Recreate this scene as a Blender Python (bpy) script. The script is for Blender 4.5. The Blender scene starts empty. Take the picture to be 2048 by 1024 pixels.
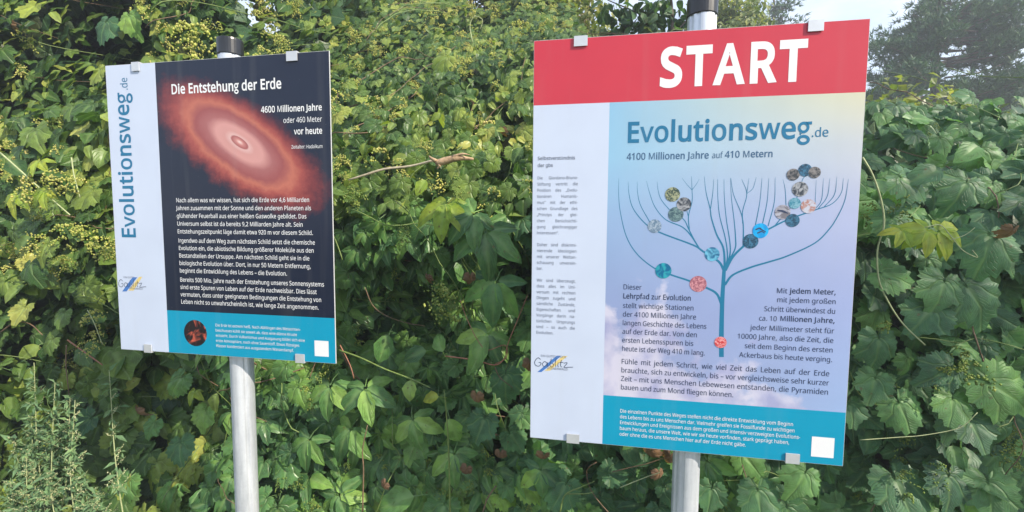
import bpy, math, random
import numpy as np
from mathutils import Matrix, Vector, Quaternion
from mathutils.geometry import tessellate_polygon

# ------------------------------------------------------------------ camera, sky, sun, exposure
SC = bpy.context.scene
COL = SC.collection
R = math.radians
EYE = Vector((0.0, 0.0, 1.55))
PITCH, ROLL, YAW = R(4.096), R(0.379), R(10.34)
FOC = 900.0                                  # focal length in pixels of the 2048 px wide photograph

def view_rows():
    cp, sp, cr, sr = math.cos(PITCH), math.sin(PITCH), math.cos(ROLL), math.sin(ROLL)
    rx = np.array([[1, 0, 0], [0, cp, -sp], [0, sp, cp]])
    rz = np.array([[cr, -sr, 0], [sr, cr, 0], [0, 0, 1]])
    m = rx @ rz                              # gravity frame (x, down, forward) -> view frame
    return [Vector((r[0], r[2], -r[1])) for r in m]
VX, VY, VZ = view_rows()                     # right, down, forward of the camera in the world

cam_data = bpy.data.cameras.new('camera')
cam_data.sensor_width = 36.0
cam_data.lens = FOC / 2048.0 * 36.0
cam_data.clip_start = 0.05
cam_data.clip_end = 2000.0
cam = bpy.data.objects.new('camera', cam_data)
COL.objects.link(cam)
cm = Matrix.Identity(4)
for i, v in enumerate((VX, -VY, -VZ)):
    for j in range(3):
        cm[j][i] = v[j]
cm.translation = EYE
cam.matrix_world = cm
SC.camera = cam

SUN_DIR = Vector((0.815, -0.579, 0.0)).normalized() * math.cos(R(36)) + Vector((0, 0, math.sin(R(36))))
world = bpy.data.worlds.new('World')
SC.world = world
world.use_nodes = True
wn, wl = world.node_tree.nodes, world.node_tree.links
bg = wn['Background']
sky = wn.new('ShaderNodeTexSky')
sky.sky_type = 'NISHITA'
sky.sun_disc = False
sky.sun_elevation = math.asin(SUN_DIR.z)
sky.sun_rotation = math.atan2(SUN_DIR.x, SUN_DIR.y)
sky.air_density = 1.2
sky.dust_density = 0.3
sky.ozone_density = 2.5
tc = wn.new('ShaderNodeTexCoord')
mp = wn.new('ShaderNodeMapping')
mp.inputs['Scale'].default_value = (1.0, 1.0, 2.6)
mp.inputs['Location'].default_value = (0.9, 0.3, 0.2)
nz = wn.new('ShaderNodeTexNoise')
nz.inputs['Scale'].default_value = 2.1
nz.inputs['Detail'].default_value = 7.0
nz.inputs['Roughness'].default_value = 0.55
cr_ = wn.new('ShaderNodeValToRGB')
cr_.color_ramp.elements[0].position = 0.48
cr_.color_ramp.elements[0].color = (0.42, 0.42, 0.42, 1)      # thin high veil everywhere
cr_.color_ramp.elements[1].position = 0.70
mix = wn.new('ShaderNodeMixRGB')
mix.inputs['Color2'].default_value = (6.6, 7.3, 8.6, 1)
wl.new(tc.outputs['Generated'], mp.inputs['Vector'])
wl.new(mp.outputs['Vector'], nz.inputs['Vector'])
wl.new(nz.outputs['Fac'], cr_.inputs['Fac'])
wl.new(cr_.outputs['Color'], mix.inputs['Fac'])
wl.new(sky.outputs['Color'], mix.inputs['Color1'])
wl.new(mix.outputs['Color'], bg.inputs['Color'])
bg.inputs['Strength'].default_value = 0.125

sun_data = bpy.data.lights.new('sun', 'SUN')
sun_data.energy = 5.0
sun_data.angle = R(0.6)
sun_data.color = (1.0, 0.90, 0.74)
sun = bpy.data.objects.new('sun', sun_data)
COL.objects.link(sun)
sun.rotation_euler = SUN_DIR.to_track_quat('Z', 'Y').to_euler()
sun.location = (3, -3, 6)

vs = SC.view_settings
vs.view_transform = 'Standard'
vs.look = 'None'
vs.gamma = 1.0
vs.exposure = 0.66
vs.use_curve_mapping = False
SC.render.engine = 'CYCLES'
SC.cycles.max_bounces = 7
SC.cycles.transparent_max_bounces = 6
SC.cycles.use_denoising = True

# ------------------------------------------------------------------ frames of reference
rng = np.random.default_rng(7)
random.seed(11)
UX, UY = math.cos(YAW), -math.sin(YAW)       # along the signs
NX, NY = math.sin(YAW), math.cos(YAW)        # away from the path

def uwz(u, w, z):
    return Vector((u * UX + w * NX, u * UY + w * NY, z))

def at(px, py, w):
    """world point seen at a pixel of the photograph, on the upright plane w metres away"""
    d = VX * ((px - 1024) / FOC) + VY * ((py - 512) / FOC) + VZ
    t = w / (d.x * NX + d.y * NY)
    return EYE + d * t

def to_px(P):
    """pixel positions of an array of points"""
    D = P - np.array(EYE)
    f = D @ np.array(VZ)
    f = np.where(f < 0.05, 0.05, f)
    return 1024 + FOC * (D @ np.array(VX)) / f, 512 + FOC * (D @ np.array(VY)) / f, f

# ------------------------------------------------------------------ object helpers
def set_props(o, label=None, cat=None, group=None, kind=None):
    if label: o['label'] = label
    if cat: o['category'] = cat
    if group: o['group'] = group
    if kind: o['kind'] = kind
    return o

def thing(name, loc, label, cat, group=None):
    o = bpy.data.objects.new(name, None)
    o.empty_display_size = 0.1
    o.location = loc
    COL.objects.link(o)
    return set_props(o, label, cat, group)

def mesh(name, V, F, mat, uv=None, smooth=False):
    """V (n,3); F list of faces or an (m,k) array; uv (n,2) per vertex"""
    me = bpy.data.meshes.new(name)
    if isinstance(F, np.ndarray) and len(F):
        V = np.asarray(V, dtype=np.float32)
        k = F.shape[1]
        me.vertices.add(len(V)); me.vertices.foreach_set('co', V.ravel())
        me.loops.add(F.size); me.loops.foreach_set('vertex_index', F.ravel().astype(np.int32))
        me.polygons.add(len(F))
        me.polygons.foreach_set('loop_start', np.arange(0, F.size, k, dtype=np.int32))
        me.polygons.foreach_set('loop_total', np.full(len(F), k, dtype=np.int32))
    else:
        me.from_pydata([tuple(v) for v in V], [], [tuple(f) for f in F])
    if uv is not None:
        l = me.uv_layers.new(name='UVMap')
        idx = np.empty(len(me.loops), dtype=np.int32)
        me.loops.foreach_get('vertex_index', idx)
        l.data.foreach_set('uv', np.asarray(uv, dtype=np.float32)[idx].ravel())
    if smooth:
        me.polygons.foreach_set('use_smooth', np.ones(len(me.polygons), dtype=bool))
    me.update(calc_edges=True)
    me.validate()
    if mat: me.materials.append(mat)
    return me

def part(name, me, parent, loc=None, rot=None, label=None, kind=None):
    """link a mesh as a child; loc is in the world, the parent only translates unless it is a panel"""
    o = bpy.data.objects.new(name, me)
    COL.objects.link(o)
    if parent is not None: o.parent = parent
    if loc is not None: o.location = loc
    if rot is not None:
        o.rotation_mode = 'QUATERNION'; o.rotation_quaternion = rot
    if label: o['label'] = label
    if kind: o['kind'] = kind
    return o

class Geo:
    """collects simple shapes into one mesh"""
    def __init__(s): s.V, s.F = [], []
    def add(s, V, F):
        b = len(s.V); s.V += [tuple(v) for v in V]; s.F += [tuple(i + b for i in f) for f in F]
    def box(s, x0, x1, y0, y1, z0, z1):
        V = [(x, y, z) for x in (x0, x1) for y in (y0, y1) for z in (z0, z1)]
        s.add(V, [(0, 1, 3, 2), (4, 6, 7, 5), (0, 4, 5, 1), (2, 3, 7, 6), (0, 2, 6, 4), (1, 5, 7, 3)])
    def tube(s, pts, rad, n=6):
        pts = [Vector(p) for p in pts]
        if not hasattr(rad, '__len__'): rad = [rad] * len(pts)
        V, F = [], []
        up = Vector((0.13, 0.21, 0.97))
        for i, p in enumerate(pts):
            t = (pts[min(i + 1, len(pts) - 1)] - pts[max(i - 1, 0)])
            t = t.normalized() if t.length > 1e-9 else Vector((0, 0, 1))
            a = t.cross(up)
            if a.length < 0.05: a = t.cross(Vector((1, 0, 0)))
            a.normalize(); b = t.cross(a)
            for k in range(n):
                an = 2 * math.pi * k / n
                V.append(p + (a * math.cos(an) + b * math.sin(an)) * rad[i])
        for i in range(len(pts) - 1):
            for k in range(n):
                k2 = (k + 1) % n
                F.append((i * n + k, i * n + k2, (i + 1) * n + k2, (i + 1) * n + k))
        F.append(tuple(range(n))[::-1]); F.append(tuple((len(pts) - 1) * n + k for k in range(n)))
        s.add(V, F)
    def ball(s, c, r, sq=1.0):
        x, y, z = c
        s.add([(x + r, y, z), (x - r, y, z), (x, y + r, z), (x, y - r, z), (x, y, z + r * sq), (x, y, z - r * sq)],
              [(0, 2, 4), (2, 1, 4), (1, 3, 4), (3, 0, 4), (2, 0, 5), (1, 2, 5), (3, 1, 5), (0, 3, 5)])
    def mesh(s, name, mat, smooth=False, off=(0, 0, 0)):
        V = [(v[0] - off[0], v[1] - off[1], v[2] - off[2]) for v in s.V]
        return mesh(name, V, s.F, mat, smooth=smooth)

def curve_pts(P, n=6):
    """smooth a polyline (Catmull-Rom), any dimension"""
    P = [np.array(p, float) for p in P]
    Q = [2 * P[0] - P[1]] + P + [2 * P[-1] - P[-2]]
    out = []
    for i in range(1, len(Q) - 2):
        for j in range(n):
            t = j / n
            a, b, c, d = Q[i - 1], Q[i], Q[i + 1], Q[i + 2]
            out.append(0.5 * ((2 * b) + (c - a) * t + (2 * a - 5 * b + 4 * c - d) * t * t + (3 * b - a - 3 * c + d) * t ** 3))
    out.append(P[-1])
    return out

# ------------------------------------------------------------------ materials
def new_mat(name):
    m = bpy.data.materials.new(name); m.use_nodes = True
    nt = m.node_tree
    return m, nt.nodes, nt.links, nt.nodes['Principled BSDF']

def ramp(n, stops):
    r = n.new('ShaderNodeValToRGB')
    e = r.color_ramp.elements
    while len(e) < len(stops): e.new(0.5)
    for el, (p, c) in zip(e, stops):
        el.position = p; el.color = (*c, 1)
    return r

def math_node(n, l, op, a, b=None, clamp=False):
    m = n.new('ShaderNodeMath'); m.operation = op; m.use_clamp = clamp
    for i, v in enumerate((a, b)):
        if v is None: continue
        if isinstance(v, (int, float)): m.inputs[i].default_value = v
        else: l.new(v, m.inputs[i])
    return m.outputs[0]

def mixc(n, l, fac, a, b, mode='MIX'):
    m = n.new('ShaderNodeMixRGB'); m.blend_type = mode
    for s, v in ((m.inputs['Fac'], fac), (m.inputs['Color1'], a), (m.inputs['Color2'], b)):
        if isinstance(v, (int, float)): s.default_value = v
        elif isinstance(v, tuple): s.default_value = (*v, 1)
        else: l.new(v, s)
    return m.outputs['Color']

def plain(name, col, rough=0.6, noise=0.15, scale=30.0, metallic=0.0, spec=0.5, coat=0.0, bump=0.0):
    m, n, l, p = new_mat(name)
    t = n.new('ShaderNodeTexCoord'); z = n.new('ShaderNodeTexNoise')
    z.inputs['Scale'].default_value = scale; z.inputs['Detail'].default_value = 5
    l.new(t.outputs['Object'], z.inputs['Vector'])
    a = tuple(c * (1 - noise) for c in col); b = tuple(min(1, c * (1 + noise)) for c in col)
    r = ramp(n, [(0.3, a), (0.7, b)])
    l.new(z.outputs['Fac'], r.inputs['Fac']); l.new(r.outputs['Color'], p.inputs['Base Color'])
    p.inputs['Roughness'].default_value = rough; p.inputs['Metallic'].default_value = metallic
    p.inputs['Specular IOR Level'].default_value = spec
    p.inputs['Coat Weight'].default_value = coat; p.inputs['Coat Roughness'].default_value = 0.22
    if bump:
        bm = n.new('ShaderNodeBump'); bm.inputs['Strength'].default_value = bump; bm.inputs['Distance'].default_value = 0.01
        l.new(z.outputs['Fac'], bm.inputs['Height']); l.new(bm.outputs['Normal'], p.inputs['Normal'])
    return m

def leaf_mat(name, stops, veins=(0.30, 0.42, 0.16), vein_amt=0.34, trans=0.3, rough=0.40, nveins=None):
    """green leaf: tint differs from leaf to leaf, pale veins, blotches, light through the blade"""
    m, n, l, p = new_mat(name)
    out = n['Material Output']
    oi = n.new('ShaderNodeObjectInfo'); ge = n.new('ShaderNodeNewGeometry')
    s = math_node(n, l, 'ADD', math_node(n, l, 'MULTIPLY', oi.outputs['Random'], 5.37), ge.outputs['Random Per Island'])
    s = math_node(n, l, 'FRACT', s)
    rp = ramp(n, stops)
    big = n.new('ShaderNodeTexNoise'); big.inputs['Scale'].default_value = 2.3; big.inputs['Detail'].default_value = 3
    l.new(ge.outputs['Position'], big.inputs['Vector'])          # whole shoots are paler or darker
    s = math_node(n, l, 'ADD', math_node(n, l, 'MULTIPLY', s, 0.8), math_node(n, l, 'MULTIPLY', math_node(n, l, 'SUBTRACT', big.outputs['Fac'], 0.45), 1.1), clamp=True)
    l.new(s, rp.inputs['Fac'])
    uv = n.new('ShaderNodeUVMap'); uv.uv_map = 'UVMap'
    sx = n.new('ShaderNodeSeparateXYZ'); l.new(uv.outputs['UV'], sx.inputs['Vector'])
    fr = math_node(n, l, 'SUBTRACT', sx.outputs['Y'], math_node(n, l, 'ROUND', sx.outputs['Y']))
    d = math_node(n, l, 'MULTIPLY', math_node(n, l, 'ABSOLUTE', fr), math_node(n, l, 'ADD', sx.outputs['X'], 0.05))
    main = math_node(n, l, 'SUBTRACT', 1.0, math_node(n, l, 'MULTIPLY', d, 16.0), clamp=True)
    # side veins slanting off the main ones
    sv = math_node(n, l, 'SUBTRACT', math_node(n, l, 'MULTIPLY', sx.outputs['X'], 9.0), math_node(n, l, 'MULTIPLY', math_node(n, l, 'ABSOLUTE', fr), 7.0))
    sv = math_node(n, l, 'ABSOLUTE', math_node(n, l, 'SUBTRACT', math_node(n, l, 'FRACT', sv), 0.5))
    side = math_node(n, l, 'MULTIPLY', math_node(n, l, 'SUBTRACT', 1.0, math_node(n, l, 'MULTIPLY', sv, 7.0), clamp=True), 0.45)
    v = math_node(n, l, 'MULTIPLY', math_node(n, l, 'MAXIMUM', main, side), vein_amt)
    t = n.new('ShaderNodeTexCoord'); z = n.new('ShaderNodeTexNoise'); z.inputs['Scale'].default_value = 38.0; z.inputs['Detail'].default_value = 4
    l.new(ge.outputs['Position'], z.inputs['Vector'])
    blot = ramp(n, [(0.33, (0.72, 0.70, 0.66)), (0.55, (1, 1, 1)), (0.78, (1.25, 1.18, 0.9))])
    l.new(z.outputs['Fac'], blot.inputs['Fac'])
    c = mixc(n, l, 1.0, rp.outputs['Color'], blot.outputs['Color'], 'MULTIPLY')
    c = mixc(n, l, v, c, veins)
    zs = n.new('ShaderNodeTexNoise'); zs.inputs['Scale'].default_value = 75.0; zs.inputs['Detail'].default_value = 3
    l.new(ge.outputs['Position'], zs.inputs['Vector'])           # scorched spots
    sp = math_node(n, l, 'MULTIPLY', math_node(n, l, 'SUBTRACT', zs.outputs['Fac'], 0.665), 14.0, clamp=True)
    c = mixc(n, l, math_node(n, l, 'MULTIPLY', sp, 0.7), c, (0.13, 0.085, 0.035))
    l.new(c, p.inputs['Base Color'])
    p.inputs['Roughness'].default_value = rough
    p.inputs['Specular IOR Level'].default_value = 0.42
    bm = n.new('ShaderNodeBump'); bm.inputs['Strength'].default_value = 0.8; bm.inputs['Distance'].default_value = 0.003
    l.new(math_node(n, l, 'MAXIMUM', main, side), bm.inputs['Height']); bm.invert = True
    l.new(bm.outputs['Normal'], p.inputs['Normal'])
    tr = n.new('ShaderNodeBsdfTranslucent')
    l.new(mixc(n, l, 1.0, c, (1.7, 1.9, 0.7), 'MULTIPLY'), tr.inputs['Color'])
    mx = n.new('ShaderNodeMixShader'); mx.inputs['Fac'].default_value = trans
    l.new(p.outputs['BSDF'], mx.inputs[1]); l.new(tr.outputs['BSDF'], mx.inputs[2])
    l.new(mx.outputs['Shader'], out.inputs['Surface'])
    return m

# ---- lettering outlines and the layout of the boards, millimetres on the panel
# character: [advance, contours as x, y, x, y ...], thousandths of the type size
GLYPHS = {
    ',': [215, [[154,84,136,23,111,-42,85,-103,33,-103,49,-38,63,31,73,93,148,93]]],
    '-': [258, [[32,184,32,246,226,246,226,184]]],
    '.': [215, [[58,43,61,69,72,85,88,94,107,97,126,94,142,85,153,69,157,43,153,18,142,2,126,-8,107,-11,88,-8,72,2,61,18]]],
    '0': [459, [[419,287,409,163,395,112,376,70,349,37,316,12,276,-3,229,-8,170,1,122,27,86,70,60,129,44,201,39,287,44,373,58,446,83,504,119,547,167,573,229,581,287,573,335,547,372,504,399,446,414,373],[110,287,113,215,121,156,137,111,159,78,190,59,229,52,268,59,298,78,320,110,336,156,345,215,348,287,345,359,336,417,320,463,298,495,268,515,229,521,190,515,159,495,137,463,121,417,113,359]]],
    '1': [459, [[285,0,216,0,216,400,216,439,217,470,219,499,196,477,169,455,108,405,71,452,226,573,285,573]]],
    '2': [459, [[417,0,38,0,38,59,188,210,261,287,306,353,318,387,322,424,315,466,294,496,261,514,221,520,181,517,147,506,83,466,45,513,94,548,153,572,221,581,270,576,313,562,347,540,372,510,388,472,394,428,389,385,375,344,353,305,324,267,247,185,128,67,128,64,417,64]]],
    '3': [459, [[395,439,392,403,381,372,363,347,340,326,310,311,277,302,277,298,337,283,379,255,405,214,413,163,407,116,390,74,360,40,318,14,263,-3,193,-8,110,-1,36,23,36,89,114,61,194,51,260,59,305,81,331,117,339,164,335,197,320,223,297,242,265,255,226,263,179,265,123,265,123,326,180,326,223,329,259,339,286,356,307,377,319,404,323,434,316,471,295,498,262,516,219,521,164,515,117,498,75,473,39,521,73,544,115,563,163,576,218,581,296,571,352,540,384,495]]],
    '4': [459, [[443,130,359,130,359,0,291,0,291,130,17,130,17,190,286,576,359,576,359,193,443,193],[291,374,291,412,293,444,294,474,295,500,292,500,276,468,257,438,86,193,291,193]]],
    '5': [459, [[221,351,275,346,322,331,361,307,389,274,407,232,413,183,407,128,387,81,356,43,314,15,261,-2,199,-8,116,0,51,23,51,90,121,62,200,52,239,55,274,65,302,82,323,106,336,137,341,176,332,225,306,262,262,284,197,292,146,288,99,280,64,302,86,573,373,573,373,508,146,508,132,342,169,348]]],
    '6': [459, [[44,245,51,342,75,433,95,474,121,510,155,539,196,562,246,576,306,581,344,579,377,573,377,513,344,520,308,523,257,518,216,504,183,483,158,454,139,419,127,380,115,291,119,291,150,326,194,350,255,358,302,353,342,338,375,313,400,279,416,236,421,184,415,129,399,82,372,44,336,15,291,-2,239,-8,199,-4,163,7,130,26,101,54,77,89,59,133,48,185],[238,51,284,59,320,84,343,125,351,184,344,233,324,271,289,295,241,303,205,299,175,287,150,270,131,248,119,223,115,198,123,146,146,99,185,64,210,55]]],
    '7': [459, [[109,0,344,508,35,508,35,573,419,573,419,518,187,0]]],
    '8': [459, [[229,581,276,577,318,565,352,546,378,519,395,485,400,443,396,411,385,383,346,338,291,303,355,265,381,242,401,216,414,185,419,148,413,104,395,65,367,34,330,11,284,-3,231,-8,174,-3,126,10,89,33,61,63,45,101,39,146,43,183,56,214,75,241,99,264,158,299,107,336,71,383,61,411,58,444,63,485,80,518,107,545,141,565,182,577],[108,145,116,107,138,76,176,55,229,48,281,55,319,76,342,108,350,148,346,174,335,197,293,235,229,265,217,270,157,237,121,197,111,173],[228,524,188,518,155,502,134,476,127,441,130,414,141,391,179,357,232,330,282,357,317,392,327,414,330,441,323,476,302,502,270,518]]],
    '9': [459, [[417,328,410,231,387,139,366,99,340,63,306,33,265,11,214,-3,154,-8,117,-6,82,0,82,60,115,53,152,50,204,54,245,68,278,90,303,118,322,153,334,192,346,281,341,281,310,247,266,223,204,214,158,219,118,235,85,260,61,294,45,336,40,387,46,443,63,491,90,529,127,557,171,575,223,581,262,577,299,565,332,545,361,518,384,483,402,439,413,388],[223,521,178,513,142,488,118,447,110,388,117,339,137,301,171,277,220,269,256,273,286,285,311,303,330,325,342,349,346,374,338,426,315,474,277,508,252,518]]],
    ':': [215, [[58,43,61,69,72,85,88,94,107,97,126,94,142,85,153,69,157,43,153,18,142,2,126,-8,107,-11,88,-8,72,2,61,18],[58,387,61,412,72,429,88,438,107,441,126,438,142,429,153,412,157,387,153,362,142,345,126,335,107,332,88,335,72,345,61,362]]],
    'A': [512, [[437,0,368,177,141,177,73,0,0,0,224,575,289,575,512,0],[282,415,274,438,263,473,255,500,247,468,238,438,230,415,165,241,346,241]]],
    'B': [521, [[241,573,307,569,361,558,404,541,434,515,453,478,459,431,457,409,453,389,446,371,437,354,424,340,409,328,392,317,372,309,350,304,350,300,415,279,433,267,448,253,461,236,470,215,476,191,478,163,475,130,467,100,454,74,436,52,413,33,385,19,354,8,318,2,279,0,78,0,78,573],[256,329,300,331,334,339,357,352,372,371,381,394,384,423,380,451,369,474,351,490,324,502,289,509,245,511,150,511,150,329],[150,269,150,61,265,61,311,64,346,74,371,91,388,112,398,138,401,168,399,188,395,205,388,221,377,235,362,247,344,256,321,263,293,267,260,269]]],
    'C': [507, [[323,517,294,516,266,510,241,502,217,490,196,474,178,456,162,434,149,410,139,383,131,353,127,321,125,286,128,241,135,200,147,164,164,132,186,105,213,83,244,68,281,58,322,55,394,62,460,78,460,15,393,-2,312,-8,257,-4,208,8,166,28,130,56,101,90,78,131,62,178,52,230,49,287,51,329,57,369,67,406,81,440,99,471,120,499,145,523,174,543,206,559,242,571,281,578,324,581,409,572,482,547,453,486,394,508]]],
    'D': [585, [[536,292,533,231,521,177,501,131,474,91,439,58,399,33,351,15,297,4,237,0,78,0,78,573,254,573,309,569,359,558,404,540,443,516,476,484,502,446,521,401,533,350],[460,289,457,337,449,379,435,415,416,444,391,469,361,487,327,500,287,508,244,511,150,511,150,62,228,62,299,68,357,87,402,119,434,164,454,220]]],
    'E': [446, [[398,0,78,0,78,573,398,573,398,509,150,509,150,330,383,330,383,268,150,268,150,63,398,63]]],
    'F': [416, [[150,0,78,0,78,573,398,573,398,509,150,509,150,306,383,306,383,243,150,243]]],
    'G': [584, [[326,302,524,302,524,22,431,-1,323,-8,267,-4,217,8,173,28,136,55,105,89,81,130,63,176,52,229,49,286,53,343,65,395,84,442,111,482,145,517,186,544,233,564,286,577,346,581,437,572,516,547,489,484,421,508,342,517,298,514,259,505,225,489,195,468,170,441,150,409,136,373,127,332,124,286,127,243,134,202,146,166,164,133,187,106,216,84,251,68,292,58,340,55,404,59,452,68,452,238,326,238]]],
    'H': [594, [[516,0,443,0,443,267,150,267,150,0,78,0,78,573,150,573,150,330,443,330,443,573,516,573]]],
    'I': [272, [[239,0,32,0,32,42,99,57,99,515,32,531,32,573,239,573,239,531,172,515,172,57,239,42]]],
    'J': [219, [[-3,-152,-37,-150,-63,-142,-63,-81,-35,-87,-5,-89,33,-81,45,-74,54,-65,63,-53,69,-38,73,-19,74,3,74,573,146,573,146,9,144,-26,138,-56,128,-82,114,-104,96,-122,75,-135,52,-145,25,-150]]],
    'K': [496, [[496,0,411,0,209,273,150,222,150,0,78,0,78,573,150,573,150,290,199,345,249,399,403,573,488,573,261,323]]],
    'L': [420, [[78,0,78,573,150,573,150,64,400,64,400,0]]],
    'M': [727, [[330,0,142,502,139,502,142,461,144,407,144,347,144,0,78,0,78,573,184,573,361,103,364,103,544,573,650,573,650,0,578,0,578,352,579,408,581,460,584,501,581,501,390,0]]],
    'N': [609, [[532,0,447,0,141,476,138,476,141,432,143,378,144,320,144,0,78,0,78,573,161,573,467,99,470,99,468,137,466,193,464,249,464,573,532,573]]],
    'O': [626, [[577,287,576,244,570,204,561,166,547,132,531,101,510,73,486,49,459,29,428,13,393,1,355,-6,314,-8,271,-6,232,1,196,13,165,29,138,49,114,73,94,101,78,132,65,167,56,204,51,245,49,288,52,344,62,396,78,442,100,482,130,517,166,545,208,565,258,577,314,581,369,577,417,565,459,545,495,517,524,483,547,442,564,396,574,344],[125,287,127,241,134,200,145,163,161,131,182,104,207,83,238,67,273,58,314,55,354,58,390,67,420,83,445,104,465,131,481,163,492,200,499,241,501,287,496,354,481,411,456,457,421,491,373,511,314,518,274,515,238,506,207,490,182,469,161,443,145,411,134,374,127,333]]],
    'P': [485, [[229,573,297,568,352,553,393,528,421,495,439,454,444,404,433,336,423,316,411,296,395,278,375,262,351,249,324,238,292,230,256,225,216,223,150,223,150,0,78,0,78,573],[223,511,150,511,150,285,208,285,242,286,272,290,298,296,320,306,338,318,352,334,362,352,368,375,370,401,366,435,354,462,334,484,306,499,269,508]]],
    'Q': [626, [[577,287,575,242,569,200,559,160,544,124,525,92,503,64,476,40,445,21,411,6,548,-136,444,-136,334,-7,324,-8,314,-8,271,-6,232,1,196,13,165,29,138,49,114,73,94,101,78,132,65,167,56,204,51,245,49,288,52,344,62,396,78,442,100,482,130,517,166,545,208,565,258,577,314,581,369,577,417,565,459,545,495,517,524,483,547,442,564,396,574,344],[125,287,127,241,134,200,145,163,161,131,182,104,207,83,238,67,273,58,314,55,354,58,390,67,420,83,445,104,465,131,481,163,492,200,499,241,501,287,496,354,481,411,456,457,421,491,373,511,314,518,274,515,238,506,207,490,182,469,161,443,145,411,134,374,127,333]]],
    'R': [499, [[236,573,281,571,320,565,353,555,381,540,404,522,422,500,434,474,442,444,444,410,442,381,437,356,427,334,415,315,401,298,385,285,330,257,487,0,403,0,264,237,150,237,150,0,78,0,78,573],[232,510,150,510,150,298,236,298,278,301,312,310,338,325,355,347,366,374,370,407,368,430,363,450,355,467,343,480,328,491,310,500,287,505,261,509]]],
    'S': [440, [[403,153,400,121,392,92,378,66,359,44,335,26,307,11,274,1,238,-6,198,-8,137,-5,83,4,41,19,41,88,113,65,201,55,228,56,252,60,273,66,290,74,305,85,316,98,324,113,329,129,330,147,329,164,325,180,318,194,308,207,295,218,277,230,196,265,131,294,85,330,57,375,48,435,51,464,58,490,71,513,89,533,110,550,136,563,165,573,197,579,231,581,318,572,389,549,366,487,302,508,229,517,207,516,187,513,169,507,155,499,142,489,133,478,126,464,122,450,121,434,122,416,126,400,133,386,143,373,156,362,172,351,246,318,332,279,353,264,371,247,385,228,395,206,401,181]]],
    'T': [446, [[259,0,187,0,187,509,8,509,8,573,437,573,437,509,259,509]]],
    'U': [586, [[513,202,511,164,503,128,489,95,470,65,446,40,416,20,380,4,338,-5,290,-8,225,-2,171,18,128,50,97,93,78,144,72,204,72,573,144,573,144,201,148,158,161,122,182,93,211,72,248,59,294,55,327,57,355,63,379,73,399,88,415,105,427,126,435,149,440,174,442,202,442,573,513,573]]],
    'V': [481, [[481,573,277,0,204,0,0,573,75,573,204,205,220,160,231,119,241,80,250,119,262,161,277,207,405,573]]],
    'W': [746, [[735,573,583,0,510,0,399,375,389,410,380,443,373,471,370,488,367,471,361,443,352,409,342,373,234,0,161,0,10,573,85,573,174,223,183,186,190,151,196,118,201,87,206,119,213,154,222,191,232,227,333,573,407,573,512,225,523,187,532,151,538,117,544,87,550,129,560,175,572,224,660,573]]],
    'X': [470, [[467,0,385,0,233,249,79,0,3,0,193,298,15,573,95,573,236,348,377,573,453,573,276,300]]],
    'Y': [454, [[227,291,376,573,454,573,263,222,263,0,191,0,191,219,0,573,79,573]]],
    'Z': [459, [[427,0,30,0,30,55,332,508,40,508,40,573,419,573,419,518,118,64,427,64]]],
    'a': [450, [[231,437,299,428,347,403,376,358,385,293,385,0,334,0,320,61,317,61,279,22,234,-1,172,-8,136,-5,103,6,75,23,55,48,41,80,37,119,50,176,87,219,152,245,243,257,316,259,316,285,310,330,293,359,265,375,227,380,163,370,106,347,84,400,151,426],[252,208,184,200,141,182,118,155,110,119,115,87,132,66,157,53,188,49,238,56,279,79,306,117,315,172,315,210]]],
    'b': [493, [[139,461,138,410,135,373,139,373,161,398,189,419,226,432,272,437,344,423,401,381,437,312,449,215,444,147,427,91,400,48,365,17,322,-2,272,-8,226,-3,189,10,161,31,139,55,133,55,119,0,68,0,68,609,139,609],[260,379,219,374,188,361,165,339,150,308,142,268,139,217,139,214,145,144,165,93,202,61,261,51,312,61,348,93,369,145,376,216,369,287,348,338,311,368]]],
    'c': [385, [[241,-8,187,-2,139,15,99,45,69,87,50,143,44,213,51,284,71,342,102,385,142,415,191,432,245,438,309,431,358,415,337,356,292,370,244,376,204,371,172,358,148,335,131,303,120,263,117,213,120,166,131,126,148,94,172,71,202,58,240,53,302,60,351,78,351,15,304,-2]]],
    'd': [493, [[221,-8,148,6,92,48,56,117,44,214,56,311,93,381,149,424,221,438,280,429,323,407,354,374,359,374,356,405,354,438,354,609,425,609,425,0,368,0,358,58,354,58,323,24,279,1],[232,51,290,60,328,88,348,135,355,200,355,213,349,284,329,336,291,369,231,379,181,368,146,334,124,281,117,213,124,144,146,93,181,61]]],
    'e': [452, [[234,438,286,432,329,414,364,385,390,346,406,299,411,244,411,201,117,201,127,137,154,90,197,62,254,52,327,60,392,82,392,20,327,-1,251,-8,194,-2,143,17,101,48,70,91,51,146,44,212,50,277,68,333,96,378,134,411,181,431],[233,380,188,372,154,348,130,309,119,257,338,257,335,292,326,322,312,346,292,364,266,376]]],
    'f': [276, [[266,375,158,375,158,0,87,0,87,375,12,375,12,408,87,432,87,457,92,507,104,547,124,577,152,597,186,609,227,613,274,609,310,599,292,544,262,552,228,556,197,550,175,532,162,502,158,458,158,430,266,430]]],
    'g': [493, [[221,438,261,434,297,422,329,402,355,373,359,373,369,430,425,430,425,-7,420,-63,404,-109,378,-146,341,-172,293,-187,233,-192,147,-186,78,-165,78,-100,149,-125,237,-134,286,-126,324,-101,347,-63,355,-13,355,4,356,32,358,57,354,57,329,28,299,8,263,-4,221,-8,147,7,91,51,56,121,44,214,56,306,91,377,147,423],[230,379,197,374,169,359,147,336,130,303,120,262,117,213,124,143,146,92,182,60,232,50,288,58,309,69,326,85,349,131,356,197,356,214,353,267,343,309,326,340,302,362,270,374]]],
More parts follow.
